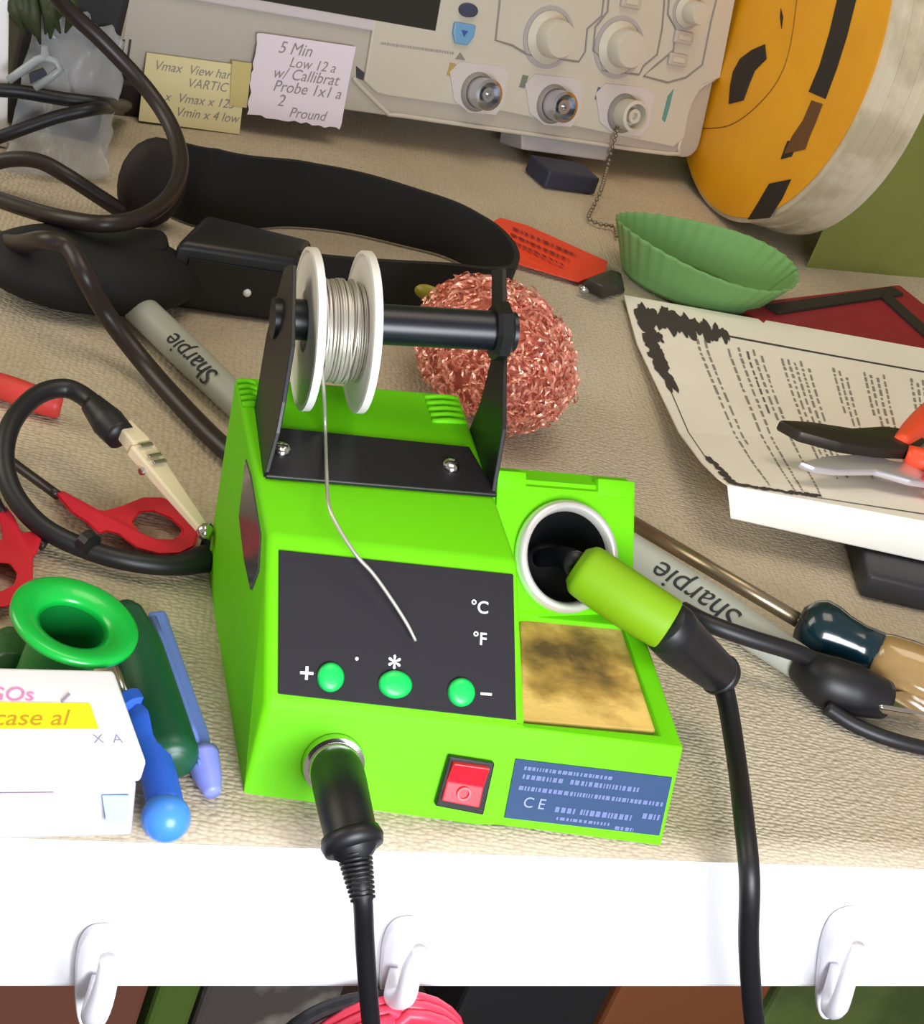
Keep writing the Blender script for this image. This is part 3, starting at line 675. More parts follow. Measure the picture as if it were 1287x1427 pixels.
# ================================================================== COPPER SCRUBBER
cc = Z(690, 492, 30); sS = scale_at(cc); Rx = 112/sS; Ry = 52; Rz = 31
cx_ = V((ex.x, ex.y, 0)); cy_ = ey
cw = MB()
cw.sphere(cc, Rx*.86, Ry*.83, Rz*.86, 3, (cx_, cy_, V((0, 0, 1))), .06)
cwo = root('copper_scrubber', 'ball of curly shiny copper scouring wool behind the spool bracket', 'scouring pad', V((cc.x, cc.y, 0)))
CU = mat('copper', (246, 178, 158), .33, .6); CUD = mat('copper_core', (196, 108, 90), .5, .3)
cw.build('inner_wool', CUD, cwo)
rb_ = MB()
for k in range(1900):
    # curls scattered over the ellipsoid
    z_ = random.uniform(-.75, 1); th = random.uniform(0, 2*math.pi); rr2 = math.sqrt(max(0, 1-z_*z_)); f_ = random.uniform(.84, 1.0)
    n_ = V((rr2*math.cos(th), rr2*math.sin(th), z_)); c = cc+(cx_*n_.x*Rx+cy_*n_.y*Ry+V((0, 0, 1))*n_.z*Rz)*f_
    if c.z < 2: continue
    N_ = (cx_*n_.x/Rx+cy_*n_.y/Ry+V((0, 0, 1))*n_.z/Rz).normalized(); t1 = N_.orthogonal().normalized(); t2 = N_.cross(t1); an = random.uniform(0, 6.28); A1 = t1*math.cos(an)+t2*math.sin(an); A2 = N_.cross(A1)
    rr3 = random.uniform(1.6, 3.4); st_ = random.uniform(0, 6.28); sweep = random.uniform(2.2, 5); wv = random.uniform(.45, .9); tiltv = random.uniform(-.8, .8)
    prev = None
    for q in range(9):
        a = st_+sweep*q/8; P = c+A1*math.cos(a)*rr3+(A2*math.cos(tiltv)+N_*math.sin(tiltv))*math.sin(a)*rr3+A2*(q-4)*.6
        wdir = (N_*math.cos(a*.9)+A2*math.sin(a*.9))*wv
        if P.z < .5: P = V((P.x, P.y, .5))
        cur = (rb_.bm.verts.new(P-wdir), rb_.bm.verts.new(P+wdir))
        if prev: rb_.bm.faces.new([prev[0], cur[0], cur[1], prev[1]])
        prev = cur
rb_.build('wool_curls', CU, cwo, smooth=False)

# ================================================================== RED-ORANGE TAG
tg = [Z(u, v, z) for u, v, z in ((683, 312, 9), (697, 305, 9), (735, 316, 6), (846, 366, 2), (842, 380, 2), (806, 394, 2), (700, 362, 3), (684, 335, 6))]
to_ = root('warning_tag', 'orange-red tag printed with black writing beside the copper wool', 'tag', V((tg[5].x, tg[5].y, 0)))
MB().prism(tg, V((0, 0, .8))).build('tag_card', mat('tag_orange', (232, 66, 30), .6), to_)
tx_ = (Z(840, 368)-Z(700, 318)).normalized()
tm = MB()
def tg_(a, b): return lerp(lerp(tg[1], tg[3], a), lerp(tg[7], tg[5], a), b)+V((0, 0, 2.2))
for b in (.34, .60, .84): dashes(tm, tg_, .14+.05*b, .78, b, 4.0, ey, .02, .06, .02)
tm.build('tag_print', mat('tag_ink', (120, 26, 22), .7), to_)

kb = root('binder_clip', 'small blurry black clip with a shiny catch, between the orange tag and the green liner', 'clip', Z(835, 400))
MB().hexa([Z(806, 400), Z(838, 418), Z(872, 408), Z(866, 378)], [Z(816, 388, 12), Z(842, 400, 12), Z(860, 392, 12), Z(852, 374, 12)], 2).build('clip_body', mat('clip_dark', (52, 48, 42), .5), kb, smooth=True)
MB().sphere(Z(814, 404, 4), 3.4, 2, 2.6, 2).build('clip_catch', STEEL, kb, smooth=True)

# ================================================================== HEADBAND MAGNIFIER
HB = mat('strap_black', (13, 12, 13), .75); HB2 = mat('headset_plastic', (24, 24, 30), .4)
hs = root('headband_magnifier', 'black headband magnifier lying on the mat behind the green station', 'headset', Z(360, 400))
def ribbon(path, h, th):
    P = spline(path, 8); g = []
    for i, q in enumerate(P):
        t = (P[min(i+1, len(P)-1)]-P[max(i-1, 0)]); t.z = 0; t.normalize(); nrm = V((-t.y, t.x, 0))
        hh = h[0] if len(h) == 1 else h[min(int(i/len(P)*(len(h)-1)), len(h)-2)]+(h[min(int(i/len(P)*(len(h)-1)), len(h)-2)+1]-h[min(int(i/len(P)*(len(h)-1)), len(h)-2)])*((i/len(P)*(len(h)-1)) % 1)
        g.append([q+nrm*th/2, q+nrm*th/2+V((0, 0, hh)), q-nrm*th/2+V((0, 0, hh)), q-nrm*th/2])
    b = MB(); vs_ = [[b.bm.verts.new(c) for c in row] for row in g]
    for i in range(len(vs_)-1):
        for k in range(4): b.bm.faces.new([vs_[i][k], vs_[i+1][k], vs_[i+1][(k+1) % 4], vs_[i][(k+1) % 4]])
    b.bm.faces.new(vs_[0]); b.bm.faces.new(vs_[-1]); return b
bpth = [Z(u, v, 1) for u, v in ((222, 292), (270, 312), (330, 318), (400, 314), (480, 322), (560, 340), (620, 356), (665, 380), (692, 412), (690, 440), (655, 448), (600, 446), (520, 446), (440, 442), (390, 436))]
ribbon(bpth, [38, 42, 40, 36, 34, 32, 30, 30, 30, 31, 32, 33, 33, 33], 3).build('strap', HB, hs, auto=40)
q = [Z(u, v, 0) for u, v in ((222, 428), (392, 452), (412, 420), (262, 385))]
MB().hexa(q, [c+V((0, 0, 34)) for c in q], 4, 3).build('lamp_housing', HB2, hs, auto=40)
fq = [lerp(q[0], q[1], .12)+V((0, 0, 5)), lerp(q[0], q[1], .9)+V((0, 0, 5)), lerp(q[0], q[1], .9)+V((0, 0, 27)), lerp(q[0], q[1], .12)+V((0, 0, 27))]
fn_ = (q[1]-q[0]).cross(V((0, 0, 1))).normalized()
MB().prism(fq, fn_*1.2, .4).build('lamp_window', mat('lamp_window', (16, 18, 24), .15), hs)
MB().sphere(PL(344, 408, q[0]+fn_*1.2, fn_), 2, 2, 2, 2).build('glint_bead', WHT, hs, label='tiny white glint bead')  # white bead stands in for a glint on the lamp window
pc = Z(128, 375, 14)
MB().sphere(pc, 52, 30, 17, 4, (e1, nb, V((0, 0, 1)))).build('forehead_pad', HB, hs, smooth=True)
pc2 = Z(212, 255, 22)
MB().sphere(pc2, 17, 12, 24, 3).build('side_pad', mat('pad_brown', (26, 15, 16), .7), hs, smooth=True)
MB().hexa([Z(u, v, 4) for u, v in ((60, 335), (240, 345), (232, 395), (120, 410))], [Z(u, v, 30) for u, v in ((80, 312), (228, 318), (238, 345), (95, 350))], 4, 3).build('visor_arm', HB, hs, auto=40)
# olive knob
kc = Z(597, 404, 26)
MB().lathe([(0, 0), (5.2, 0), (6, 1), (6, 3), (0, 3.6)], kc-V((0, 3, 0)), V((-.35, -.9, .1)), 20, sx=.65, sy=1.25).build('adjuster_button', mat('olive_button', (150, 140, 36), .4), hs, smooth=True, label='olive yellow adjuster button')

# ================================================================== MARKERS
def marker(name, label, a, b, rad, m, tsz, tpos, flip, txtcol, base=None, cap=None, tx='Sharpie'):
    t = root(name, label, 'marker', V(((a.x+b.x)/2, (a.y+b.y)/2, 0)), group=None)
    ax = (b-a); Ln = ax.length
    MB().lathe([(0, 0), (rad*.8, 0), (rad, 1.2), (rad, Ln*.6), (rad*.97, Ln*.6+1), (rad*.9, Ln-1.5), (rad*.8, Ln), (0, Ln)], a, ax, 32).build('barrel', m, t, auto=35)
    ax = ax.normalized()
    side = ax.cross(V((0, 0, 1))).normalized()
    toc = (CAM-(a+b)/2); up_ = (toc-ax*toc.dot(ax)).normalized(); lat = up_.cross(ax)
    def cyl(o_, su, sv): ang = sv/rad; return o_+ax*su*flip+(up_*math.cos(ang)+lat*flip*math.sin(ang))*(rad+.28)
    me = text_mesh(tx, tsz, V((0, 0, 0)), V((1, 0, 0)), V((0, 1, 0)), depth=.03, italic=.25)
    o_ = lerp(a, b, tpos)
    bm = bmesh.new(); bm.from_mesh(me); bmesh.ops.triangulate(bm, faces=bm.faces)
    for _ in range(2): bmesh.ops.subdivide_edges(bm, edges=[e for e in bm.edges if e.calc_length() > .9], cuts=1, use_grid_fill=True)
    bmesh.ops.triangulate(bm, faces=bm.faces); bm.to_mesh(me); bm.free()
    for v_ in me.vertices: z_ = v_.co.z; v_.co = cyl(o_, v_.co.x, v_.co.y)
    link('logo', me, txtcol, t)
    return t, cyl
MK = mat('marker_grey', (168, 170, 160), .45)
LOGO = mat('logo_grey', (72, 74, 76), .6)
ma, mb_ = Z(192, 428, 7.5), Z(345, 575, 7.5)
marker('marker_pen', 'grey permanent marker poking out from under the black headband magnifier', ma, mb_, 7.4, MK, 12, .58, -1, LOGO)
t2, _ = marker('marker_pen', 'grey permanent marker lying to the right of the iron, parallel to the screwdriver', Z(868, 762, 8), Z(1135, 938, 8), 7.8, MK, 14, .42, -1, LOGO)

# ================================================================== SCREWDRIVER
sa_, sb_ = Z(880, 728, 9), Z(1125, 872, 14)
sd = root('screwdriver', 'screwdriver with long steel shaft and dark teal and amber clear handle, at right', 'screwdriver', V((sb_.x, sb_.y, 0)))
MB().tube([sa_, sb_], [3.2, 3.2], 18, 1).build('shaft', mat('shaft_brass', (150, 134, 110), .3, .8), sd, smooth=True)
hx = (Z(1300, 942, 18)-sb_); hl = hx.length; hxn = hx.normalized()
TEAL = mat('handle_teal', (8, 40, 50), .2, trans=.2, coat=.5)
MB().lathe([(0, -5), (7, -4), (11.5, 0), (13.2, 4), (12.6, 9), (10.5, 15), (9.2, 22), (9.2, 30), (0, 30)], sb_, hxn, 10).build('ferrule', TEAL, sd, smooth=True)
MB().lathe([(0, 29), (9.6, 29), (10.8, 33), (11.6, 42), (12, 60), (11.6, 95), (9, 104), (0, 106)], sb_+V((0, 0, -1)), hxn, 10).build('handle', mat('handle_amber', (176, 142, 92), .15, trans=.35, coat=.6), sd, smooth=True)

# ================================================================== TEST LEAD WITH BLACK BOOT (right)
tlr = root('test_lead', 'black test lead with rubber boot and shiny steel clip, below the screwdriver handle', 'test lead', Z(1170, 970))
MB().tube([Z(950, 850, 17), Z(985, 868, 19), Z(1040, 888, 19), Z(1110, 910, 17), Z(1150, 930, 11)], 3.6, 12, 6).build('cable', RUB, tlr, smooth=True)
MB().tube([Z(1115, 925, 9), Z(1150, 948, 10), Z(1190, 962, 10), Z(1232, 975, 9)], [7, 10.5, 10.5, 8], 20, 6).build('boot', RUB, tlr, smooth=True)
MB().tube([Z(1150, 984, 3), Z(1180, 982, 5), Z(1215, 985, 6)], [3.2, 4, 4.2], 14, 5).build('boot_lobe', RUB, tlr, smooth=True)
MB().hexa([Z(1218, 975, 4), Z(1222, 1000, 4), Z(1300, 1012, 4), Z(1300, 978, 4)], [Z(1222, 962, 12), Z(1222, 985, 12), Z(1300, 998, 11), Z(1300, 958, 11)], 2, 3).build('steel_clip', CHROME, tlr, smooth=True)
MB().tube([Z(1150, 985, 5), Z(1190, 1010, 3.5), Z(1240, 1030, 3.2), Z(1310, 1048, 3.2)], 3.0, 12, 6).build('tail_cable', RUB, tlr, smooth=True)

# ================================================================== LEAFLET ON BOX + PLIERS
PAP = mat('leaflet_paper', (244, 238, 226), .8)
lft = [(869, 411, 3), (888, 479, 4), (912, 530, 7), (946, 602, 14), (977, 643, 22), (1000, 666, 28), (1014, 676, 30)]
def li(t):
    x = t*(len(lft)-1); i = min(int(x), len(lft)-2); f_ = x-i; return [lft[i][k]+(lft[i+1][k]-lft[i][k])*f_ for k in range(3)]
def SH(a, b, lift=0):      # a along top edge, b from far edge to fold
    u0, v0, z0 = li(b)
    u1 = 1430.0; v1 = (513-460)/1*0+lerp(511, 752, b); z1 = lerp(20, 36, b)
    bow = -7*math.sin(math.pi*min(a*1.6, 1))*(1-b)      # slight sag of the far edge
    return Z(u0+(u1-u0)*a, v0+(v1-v0)*a-bow*0-6*math.sin(math.pi*a)*(1-b)*0, z0+(z1-z0)*a)+V((0, 0, lift))
lfO = root('instruction_leaflet', 'creased cream leaflet with dark ornate border and small print, under the pliers', 'leaflet', V((SH(.3, .5).x, SH(.3, .5).y, 0)))
g = [[SH(i/24, j/18) for i in range(25)] for j in range(19)]
n_f = 5
f0, f1 = SH(0, 1), SH(1, 1); fz = [Z(1018, 721, 14), None]
dirn = (f1-f0)
for j in range(1, n_f):
    t = j/(n_f-1)
    g.append([lerp(SH(i/24, 1), (Z(lerp(1019, 1430, i/24), lerp(721, 812, i/24), 15)), t) for i in range(25)])
MB().solid_sheet(g, V((0, .3, -.7))).build('paper', PAP, lfO)
pt = MB(); fn = lambda a, b: SH(b, a, .25)
def glyphs(mb, a_col, b0, b1, wdt, m_=1):
    b = b0
    while b < b1:
        L_ = random.uniform(.010, .035)
        e = min(b+L_, b1)
        w = wdt*random.uniform(.7, 1.1)
        mb.poly([SH(a_col, b, .3), SH(a_col, e, .3), SH(a_col+w, e, .3), SH(a_col+w, b, .3)]); b = e+random.uniform(.006, .014)
for a_, b0, b1 in ((.158, .12, .88), (.178, .12, .55), (.235, .14, .93), (.262, .13, .90), (.300, .13, .44), (.318, .15, .95), (.370, .15, .70), (.386, .15, .62), (.402, .16, .74), (.418, .15, .66), (.435, .18, .74), (.500, .16, .38), (.515, .17, .72), (.53, .2, .5), (.58, .16, .38), (.595, .17, .42), (.612, .18, .44), (.63, .16, .70), (.70, .16, .5), (.715, .18, .46), (.73, .16, .60), (.79, .15, .6), (.81, .15, .7), (.83, .15, .6)):
    glyphs(pt, a_, b0, b1, .0065)
pt.build('printed_text', mat('print_grey', (146, 140, 134), .8), lfO)
gb = MB(); glyphs(gb, .283, .14, .42, .006); gb.build('printed_heading', mat('print_dark', (104, 100, 98), .8), lfO)
bd2 = MB()
def blob(a, b, ra, rb2):
    n = 9; ph = random.uniform(0, 6)
    bd2.poly([SH(max(.004, a+ra*math.cos(ph+2*math.pi*k/n)*random.uniform(.6, 1.2)), min(.985, max(.01, b+rb2*math.sin(ph+2*math.pi*k/n)*random.uniform(.6, 1.2))), .35+random.uniform(0, .08)) for k in range(n)])
for i in range(55): t = random.random()**1.2; blob(.035+.21*t, .06+.035*t+random.uniform(-.028, .025), .011*(1.2-t*.5), .028*(1.2-t*.5))
for i in range(55): t = random.random()**1.2; blob(.032+random.uniform(-.008, .018), .06+.30*t, .012*(1.3-t*.6), .026)
for i in range(50): t = random.random()**1.2; blob(.026+random.uniform(-.006, .014), .95-.30*t, .011*(1.3-t*.7), .026)
for i in range(60): t = random.random()**1.2; blob(.03+.29*t, .955-.02*t+random.uniform(-.018, .012), .011, .022*(1.2-t*.6))
for i in range(30): blob(.05+.02*random.random(), .12+random.uniform(0, .03), .004, .006)
for (a0, b0), (a1, b1) in (((.2, .085), (1, .13)), ((.03, .34), (.02, .66)), ((.28, .95), (1, .94))):
    n = 40
    for k in range(n):
        t, t2_ = k/n, (k+1)/n; w = .004
        qa, qb = (lerp(a0, a1, t), lerp(b0, b1, t)), (lerp(a0, a1, t2_), lerp(b0, b1, t2_))
        if a1-a0 > .1: bd2.poly([SH(qa[0], qa[1], .3), SH(qb[0], qb[1], .3), SH(qb[0], qb[1]+w*1.6, .3), SH(qa[0], qa[1]+w*1.6, .3)])
        else: bd2.poly([SH(qa[0], qa[1], .3), SH(qb[0], qb[1], .3), SH(qb[0]+w*.6, qb[1], .3), SH(qa[0]+w*.6, qa[1], .3)])
bd2.build('printed_border', mat('border_ink', (66, 58, 56), .8), lfO)
bcs = [(f, 0) for f in ()]
bk1 = Z(1180, 812, 0); bkx = ex; 
fb0, fb1 = Z(1085, 768, 0), Z(1400, 860, 0)
dk = root('black_case', 'black case partly hidden under the front of the ornate leaflet', 'case', (fb0+fb1)/2)
cq = [Z(u, v, 0) for u, v in ((1195, 832), (1420, 885), (1420, 700), (1170, 745))]
MB().hexa(cq, [c+V((0, 0, 13)) for c in cq], 2.5, 3).build('case_body', mat('case_black', (42, 42, 48), .5), dk, auto=40)

# red/black card case
rc_ = root('red_pouch', 'dark red pouch with black trim behind the ornate leaflet', 'pouch', Z(1180, 450))
rq = [Z(u, v, 0) for u, v in ((1025, 440), (1245, 412), (1330, 480), (1330, 540), (1100, 520))]
MB().hexa(rq, [c+V((0, 0, 9)) for c in rq], 2, 2).build('pouch_body', mat('pouch_red', (150, 28, 42), .6), rc_)
BT = mat('trim_black', (40, 34, 26), .7)
for a, b, w in (((1075, 432), (1250, 406), 5), ((1232, 412), (1330, 500), 6), ((1075, 430), (1330, 475), 0)):
    if not w: continue
    A_, B_ = Z(*a, 10), Z(*b, 10); d = (B_-A_).normalized(); s_ = V((-d.y, d.x, 0))*w
    MB().box(A_-s_-V((0, 0, 1.5)), B_-A_, s_*2, V((0, 0, 2.8)), .6).build('trim', BT, rc_)

# pliers
def zt(u, v, h): return Z(u, v, 36+h)
plr = root('pliers', 'dark-jawed pliers with orange-red handles lying on the ornate leaflet', 'pliers', Z(1200, 615, 34))
JW = mat('jaw_dark', (58, 52, 46), .4, .6)
jw = [zt(u, v, 3) for u, v in ((1078, 599), (1120, 601), (1180, 610), (1225, 607), (1262, 612), (1285, 628), (1270, 642), (1215, 640), (1165, 632), (1110, 617))]
MB().prism(jw, V((0, 0, 6)), 1.5).build('jaws', JW, plr, auto=40)
OR = mat('handle_orange', (236, 78, 42), .4)
MB().tube([zt(1252, 622, 6), zt(1275, 600, 7), zt(1300, 578, 8), zt(1340, 550, 8)], [5, 7, 8, 8], 16, 5).build('handle', OR, plr, smooth=True)
MB().tube([zt(1262, 634, 6), zt(1300, 646, 7), zt(1350, 650, 8)], [5, 7, 8], 16, 5).build('handle', OR, plr, smooth=True)
snp = root('side_cutters', 'bright steel nippers with red grip end lying just below the dark-jawed pliers', 'pliers', Z(1210, 665, 34))
sn = [zt(u, v, 0.5) for u, v in ((1110, 652), (1150, 643), (1205, 640), (1240, 650), (1290, 655), (1290, 682), (1265, 678), (1215, 664), (1160, 664), (1130, 660))]
MB().prism(sn, V((0, 0, 3.5)), 1.1).build('blades', mat('bright_steel', (224, 220, 230), .38, .8), snp, auto=40)
MB().tube([zt(1284, 668, 3), zt(1310, 676, 4), zt(1350, 690, 4)], [3.4, 5.5, 6], 14, 5).build('handle', RED, snp, smooth=True)

# ================================================================== LEFT SIDE: cables and clips
def wire(name, label, pts, rad, m, cat='cable', sm=8, **k):
    P = [(Yp if q[2] > 300 else Z)(*q) for q in pts]; b = min(P, key=lambda c: c.z)
    o = MB().tube(P, rad, 14, sm).build(name, m, smooth=True); settag(o, label, cat); return o
wire('power_cable', 'thick dark cable looping up over the headband magnifier at top left', [(40, -60, 120), (85, 3, 100), (145, 60, 85), (205, 125, 70), (240, 180, 60), (252, 232, 52), (235, 275, 45), (195, 303, 42), (145, 312, 40), (90, 305, 34), (40, 292, 26), (-20, 272, 18)], 3.9, RUBB)
wire('lead_cable', 'dark cable curving from the left edge down under the magnifier strap', [(-25, 232, 10), (15, 222, 18), (55, 225, 22), (95, 246, 20), (135, 272, 14), (172, 296, 8)], 3.9, RUBB)
wire('mains_cord', 'dark cord running diagonally from the magnifier to the back of the station', [(-30, 320, 8), (15, 340, 22), (60, 335, 40), (95, 345, 42), (118, 385, 36), (150, 440, 20), (200, 505, 8), (250, 562, 5), (305, 618, 5), (345, 650, 6)], 4.2, RUBB)
wire('probe_cable', 'black cable entering from the left in front of the plastic bag, upper of two', [(-20, 124, 478), (30, 128, 478), (90, 138, 482), (140, 144, 488), (160, 146, 520), (176, 147, 572)], 3.6, RUB)
wire('probe_cable', 'black cable crossing the plastic bag, lower of two, rising to the oscilloscope foot', [(-20, 198, 466), (30, 180, 466), (80, 163, 470), (130, 152, 474), (150, 150, 500), (168, 152, 565)], 3.4, RUB)
# heavy test lead with long clip
hl_ = root('test_lead', 'thick black test lead looped at left, ending in a pale metal clip touching the station', 'test lead', Z(100, 700))
loop = [(285, 779, 6), (240, 788, 6), (180, 782, 6), (120, 765, 6), (60, 735, 8), (20, 690, 12), (6, 640, 18), (16, 590, 24), (50, 552, 28), (90, 541, 30), (122, 556, 30), (140, 578, 30)]
MB().tube([Z(*q) for q in loop], [5.2]+[3.7]*11, 14, 8).build('cable', RUB, hl_, smooth=True)
MB().tube([Z(118, 752, 10), Z(128, 760, 10)], 4.2, 12, 1).build('cable_tie', RUB, hl_)
c0, c1_, c2_ = Z(128, 563, 30), Z(150, 588, 29), Z(168, 608, 28)
MB().tube([c0, c1_, c2_], [4.4, 6.2, 5.6], 18, 5).build('boot', RUB, hl_, smooth=True)
# clip body: tapered U channel
ca, cb = Z(166, 600, 27), Z(283, 745, 16)
cd = (cb-ca).normalized(); cl = cd.cross(V((0, 0, 1))).normalized(); cn = cl.cross(cd)
cn = cn if cn.z > 0 else -cn
CP = mat('clip_metal', (232, 214, 182), .5, .0)
ln_ = (cb-ca).length
MB().hexa([ca-cl*3.6, ca+cl*3.6, ca+cl*3.6+cn*5, ca-cl*3.6+cn*5], [ca+cd*ln_*.22-cl*4.2, ca+cd*ln_*.22+cl*4.2, ca+cd*ln_*.22+cl*4.2+cn*6, ca+cd*ln_*.22-cl*4.2+cn*6], .8).build('clip_shank', CP, hl_)
MB().hexa([ca+cd*ln_*.22-cl*5.2, ca+cd*ln_*.22+cl*5.2, ca+cd*ln_*.22+cl*5.2+cn*5, ca+cd*ln_*.22-cl*5.2+cn*5], [cb-cl*2.2, cb+cl*2.2, cb+cl*2.2+cn*3, cb-cl*2.2+cn*3], .8).build('clip_jaw', CP, hl_)
for t in (.26, .36, .42):
    q = ca+cd*ln_*t+cn*5.6; MB().box(q-cl*3-cd*.8, cl*6, cd*1.6, cn*.9, .3).build('clip_tooth', STEEL, hl_)
for s_ in (-1, 1): MB().tube([ca+cd*ln_*.40+cn*2, ca+cd*ln_*.40+cl*s_*6.0+cn*1], [1.4, 1.4], 8, 1).build('clip_rivet', STEEL, hl_)
MB().sphere(cb+cn*1.5, 3.2, 3.2, 3.2, 2).build('clip_tip', CHROME, hl_, smooth=True)
MB().hexa([Z(276, 765, 0), Z(296, 790, 0), Z(300, 770, 0), Z(285, 752, 0)], [c+V((0, 0, 9)) for c in (Z(276, 765, 0), Z(296, 790, 0), Z(300, 770, 0), Z(285, 752, 0))], 1.5).build('clip_heel', mat('heel_green', (20, 50, 44), .4), hl_)

# red ring-handled test clips: ring plus stem as one outline with a hole
def zz(u, v, z=2): return Z(u, v, z)
def ring_clip(name, label, outer, inner, zt_, extra=(), wires=()):
    t = root(name, label, 'clip', Z(*outer[0]))
    bm = bmesh.new()
    def lay(z_):
        a = [bm.verts.new(Z(u, v, z_)) for u, v in outer]; b = [bm.verts.new(Z(u, v, z_)) for u, v in inner] if inner else []; return a, b
    a0, b0 = lay(1.0); a1, b1 = lay(zt_)
    for A_, B_ in ((a0, a1), (b0, b1)):
        n = len(A_)
        for i in range(n): bm.faces.new([A_[i], A_[(i+1) % n], B_[(i+1) % n], B_[i]])
    for A_, B_ in ((a0, b0), (a1, b1)):
        ed = []
        for R_ in (A_, B_):
            for i in range(len(R_)):
                e = bm.edges.get((R_[i], R_[(i+1) % len(R_)])); ed.append(e)
        bmesh.ops.triangle_fill(bm, edges=ed, use_beauty=True, use_dissolve=True)
    bmesh.ops.recalc_face_normals(bm, faces=bm.faces)
    bmesh.ops.bevel(bm, geom=[e for e in bm.edges if e.calc_face_angle(0) > .8], offset=1.1, segments=2, affect='EDGES', clamp_overlap=True)
    m = MB(); m.add(bm); m.build('ring_handle', RED, t, auto=40)
    for w in wires: MB().tube([Z(*q) for q in w], 1.9, 10, 6).build('wire', RUBB, t, smooth=True)
    return t
def ell(cu, cv, ra, rb2, rot, n=24, s=0):
    return [(cu+ra*math.cos(2*math.pi*k/n)*math.cos(rot)-rb2*math.sin(2*math.pi*k/n)*math.sin(rot), cv+ra*math.cos(2*math.pi*k/n)*math.sin(rot)+rb2*math.sin(2*math.pi*k/n)*math.cos(rot)) for k in range(n)]
ring_clip('test_hook', 'red plastic ring-handled clip on a thin black wire, under the looped test lead',
    [(75, 686), (84, 682), (118, 700), (142, 713), (172, 704), (200, 693), (225, 693), (248, 702), (268, 722), (277, 744), (272, 762), (252, 772), (222, 773), (190, 764), (165, 745), (150, 741), (138, 745), (120, 728), (98, 714)],
    [(183, 728), (196, 714), (214, 713), (236, 722), (252, 736), (253, 745), (240, 752), (218, 751), (196, 743)], 6, wires=[[(12, 640, 4), (40, 661, 4), (80, 690, 5)]])
ring_clip('test_hook', 'red plastic ring-handled clip at the left edge, above the green spool',
    [(-2, 716), (8, 705), (20, 720), (30, 742), (48, 740), (58, 752), (52, 770), (46, 778), (46, 812), (34, 836), (8, 846), (-30, 848), (-60, 820), (-55, 780), (-30, 762), (-12, 752), (4, 752)],
    [(-6, 784), (14, 786), (24, 800), (20, 814), (2, 824), (-20, 822), (-34, 806), (-26, 790)], 6, wires=[[(-30, 650, 5), (-10, 690, 5), (4, 716, 5)], [(50, 752, 4), (62, 762, 3)]])
o = MB().tube([Z(-30, 530, 5), Z(10, 541, 6), Z(50, 556, 6), Z(78, 564, 6), Z(86, 566, 6)], [5, 5.2, 5.4, 5.6, 4], 18, 6).build('plier_handle', mat('handle_red', (206, 62, 56), .45), smooth=True)
settag(o, 'rounded end of a red tool handle at the left edge, behind the looped lead', 'tool handle')

# ================================================================== GREEN SPOOL (empty)
gs_c = Z(104, 866, 36); ax = V((.10, -.06, 1.0)).normalized(); sg_ = scale_at(gs_c); Rg = 91/sg_
gsp = root('wire_spool', 'empty bright green plastic spool standing behind the white parts box', 'spool', V((gs_c.x, gs_c.y, 0)))
GS = mat('spool_green', (10, 176, 62), .3, coat=.3)
MB().lathe([(Rg*.50, -3), (Rg*.58, -.5), (Rg*.72, 1.0), (Rg*.93, 1.6), (Rg, .8), (Rg, -1), (Rg*.7, -1.6), (Rg*.56, -3)], gs_c, ax, 72, closed=True, sx=1.0).build('flange', GS, gsp, smooth=True)
MB().lathe([(Rg*.50, -2.5), (Rg*.56, -3), (Rg*.55, -32), (Rg*.49, -32)], gs_c, ax, 48, closed=True).build('core', mat('core_green', (10, 120, 48), .35), gsp, auto=40)
MB().lathe([(Rg*.5, -33.5), (Rg*.85, -33.5), (Rg*.85, -32), (Rg*.5, -32)], gs_c, ax, 64, closed=True).build('flange', GS, gsp, auto=40)

# green tube and blue tools
gt = root('glue_tube', 'dark green tube lying between the green spool and the long blue tool', 'tube', Z(235, 980))
MB().tube([Z(176, 858, 8.5), Z(192, 905, 8.5), Z(222, 1000, 8.5), Z(240, 1055, 8.5), Z(244, 1068, 8.5)], [6, 8.2, 8.4, 8.2, 4.5], 22, 6).build('tube_body', mat('tube_green', (16, 78, 52), .4), gt, smooth=True)
MB().tube([Z(174, 850, 8.5), Z(177, 862, 8.5)], [4.5, 5.5], 16, 1).build('tube_cap', mat('tube_cap', (14, 60, 42), .4), gt)
bt_ = root('plastic_spudger', 'long periwinkle blue plastic pry tool just left of the green station', 'pry tool', Z(255, 980))
BLU = mat('periwinkle', (104, 128, 206), .4)
MB().hexa([Z(u, v, 3) for u, v in ((205, 858), (232, 856), (292, 1030), (298, 1060), (276, 1078), (262, 1040))], [Z(u, v, 9) for u, v in ((205, 852), (230, 850), (291, 1022), (295, 1050), (276, 1066), (262, 1030))], 1.2).build('handle', BLU, bt_)
MB().tube([Z(213, 862, 10), Z(245, 950, 10), Z(276, 1040, 9)], [1.4, 1.6, 1.2], 8, 3).build('ridge', BLU, bt_, smooth=True)
MB().tube([Z(280, 1050, 6), Z(290, 1085, 4), Z(297, 1106, 3)], [5.5, 4.2, 2.5], 14, 5).build('tip', mat('peri_light', (130, 140, 222), .4), bt_, smooth=True)
bs = root('small_screwdriver', 'small blue-handled screwdriver with round end beside the white parts box', 'screwdriver', Z(220, 1080))
BL2 = mat('royal_blue', (50, 104, 224), .35)
MB().tube([Z(186, 985, 8), Z(200, 1010, 9), Z(210, 1040, 9), Z(222, 1085, 9), Z(232, 1130, 9)], [4.5, 5.6, 5, 5.6, 5.6], 10, 6).build('handle', BL2, bs, smooth=True)
MB().sphere(Z(231, 1140, 8), 7.2, 7.2, 7.2, 3).build('handle_end', mat('sky_blue', (72, 142, 240), .3), bs, smooth=True)
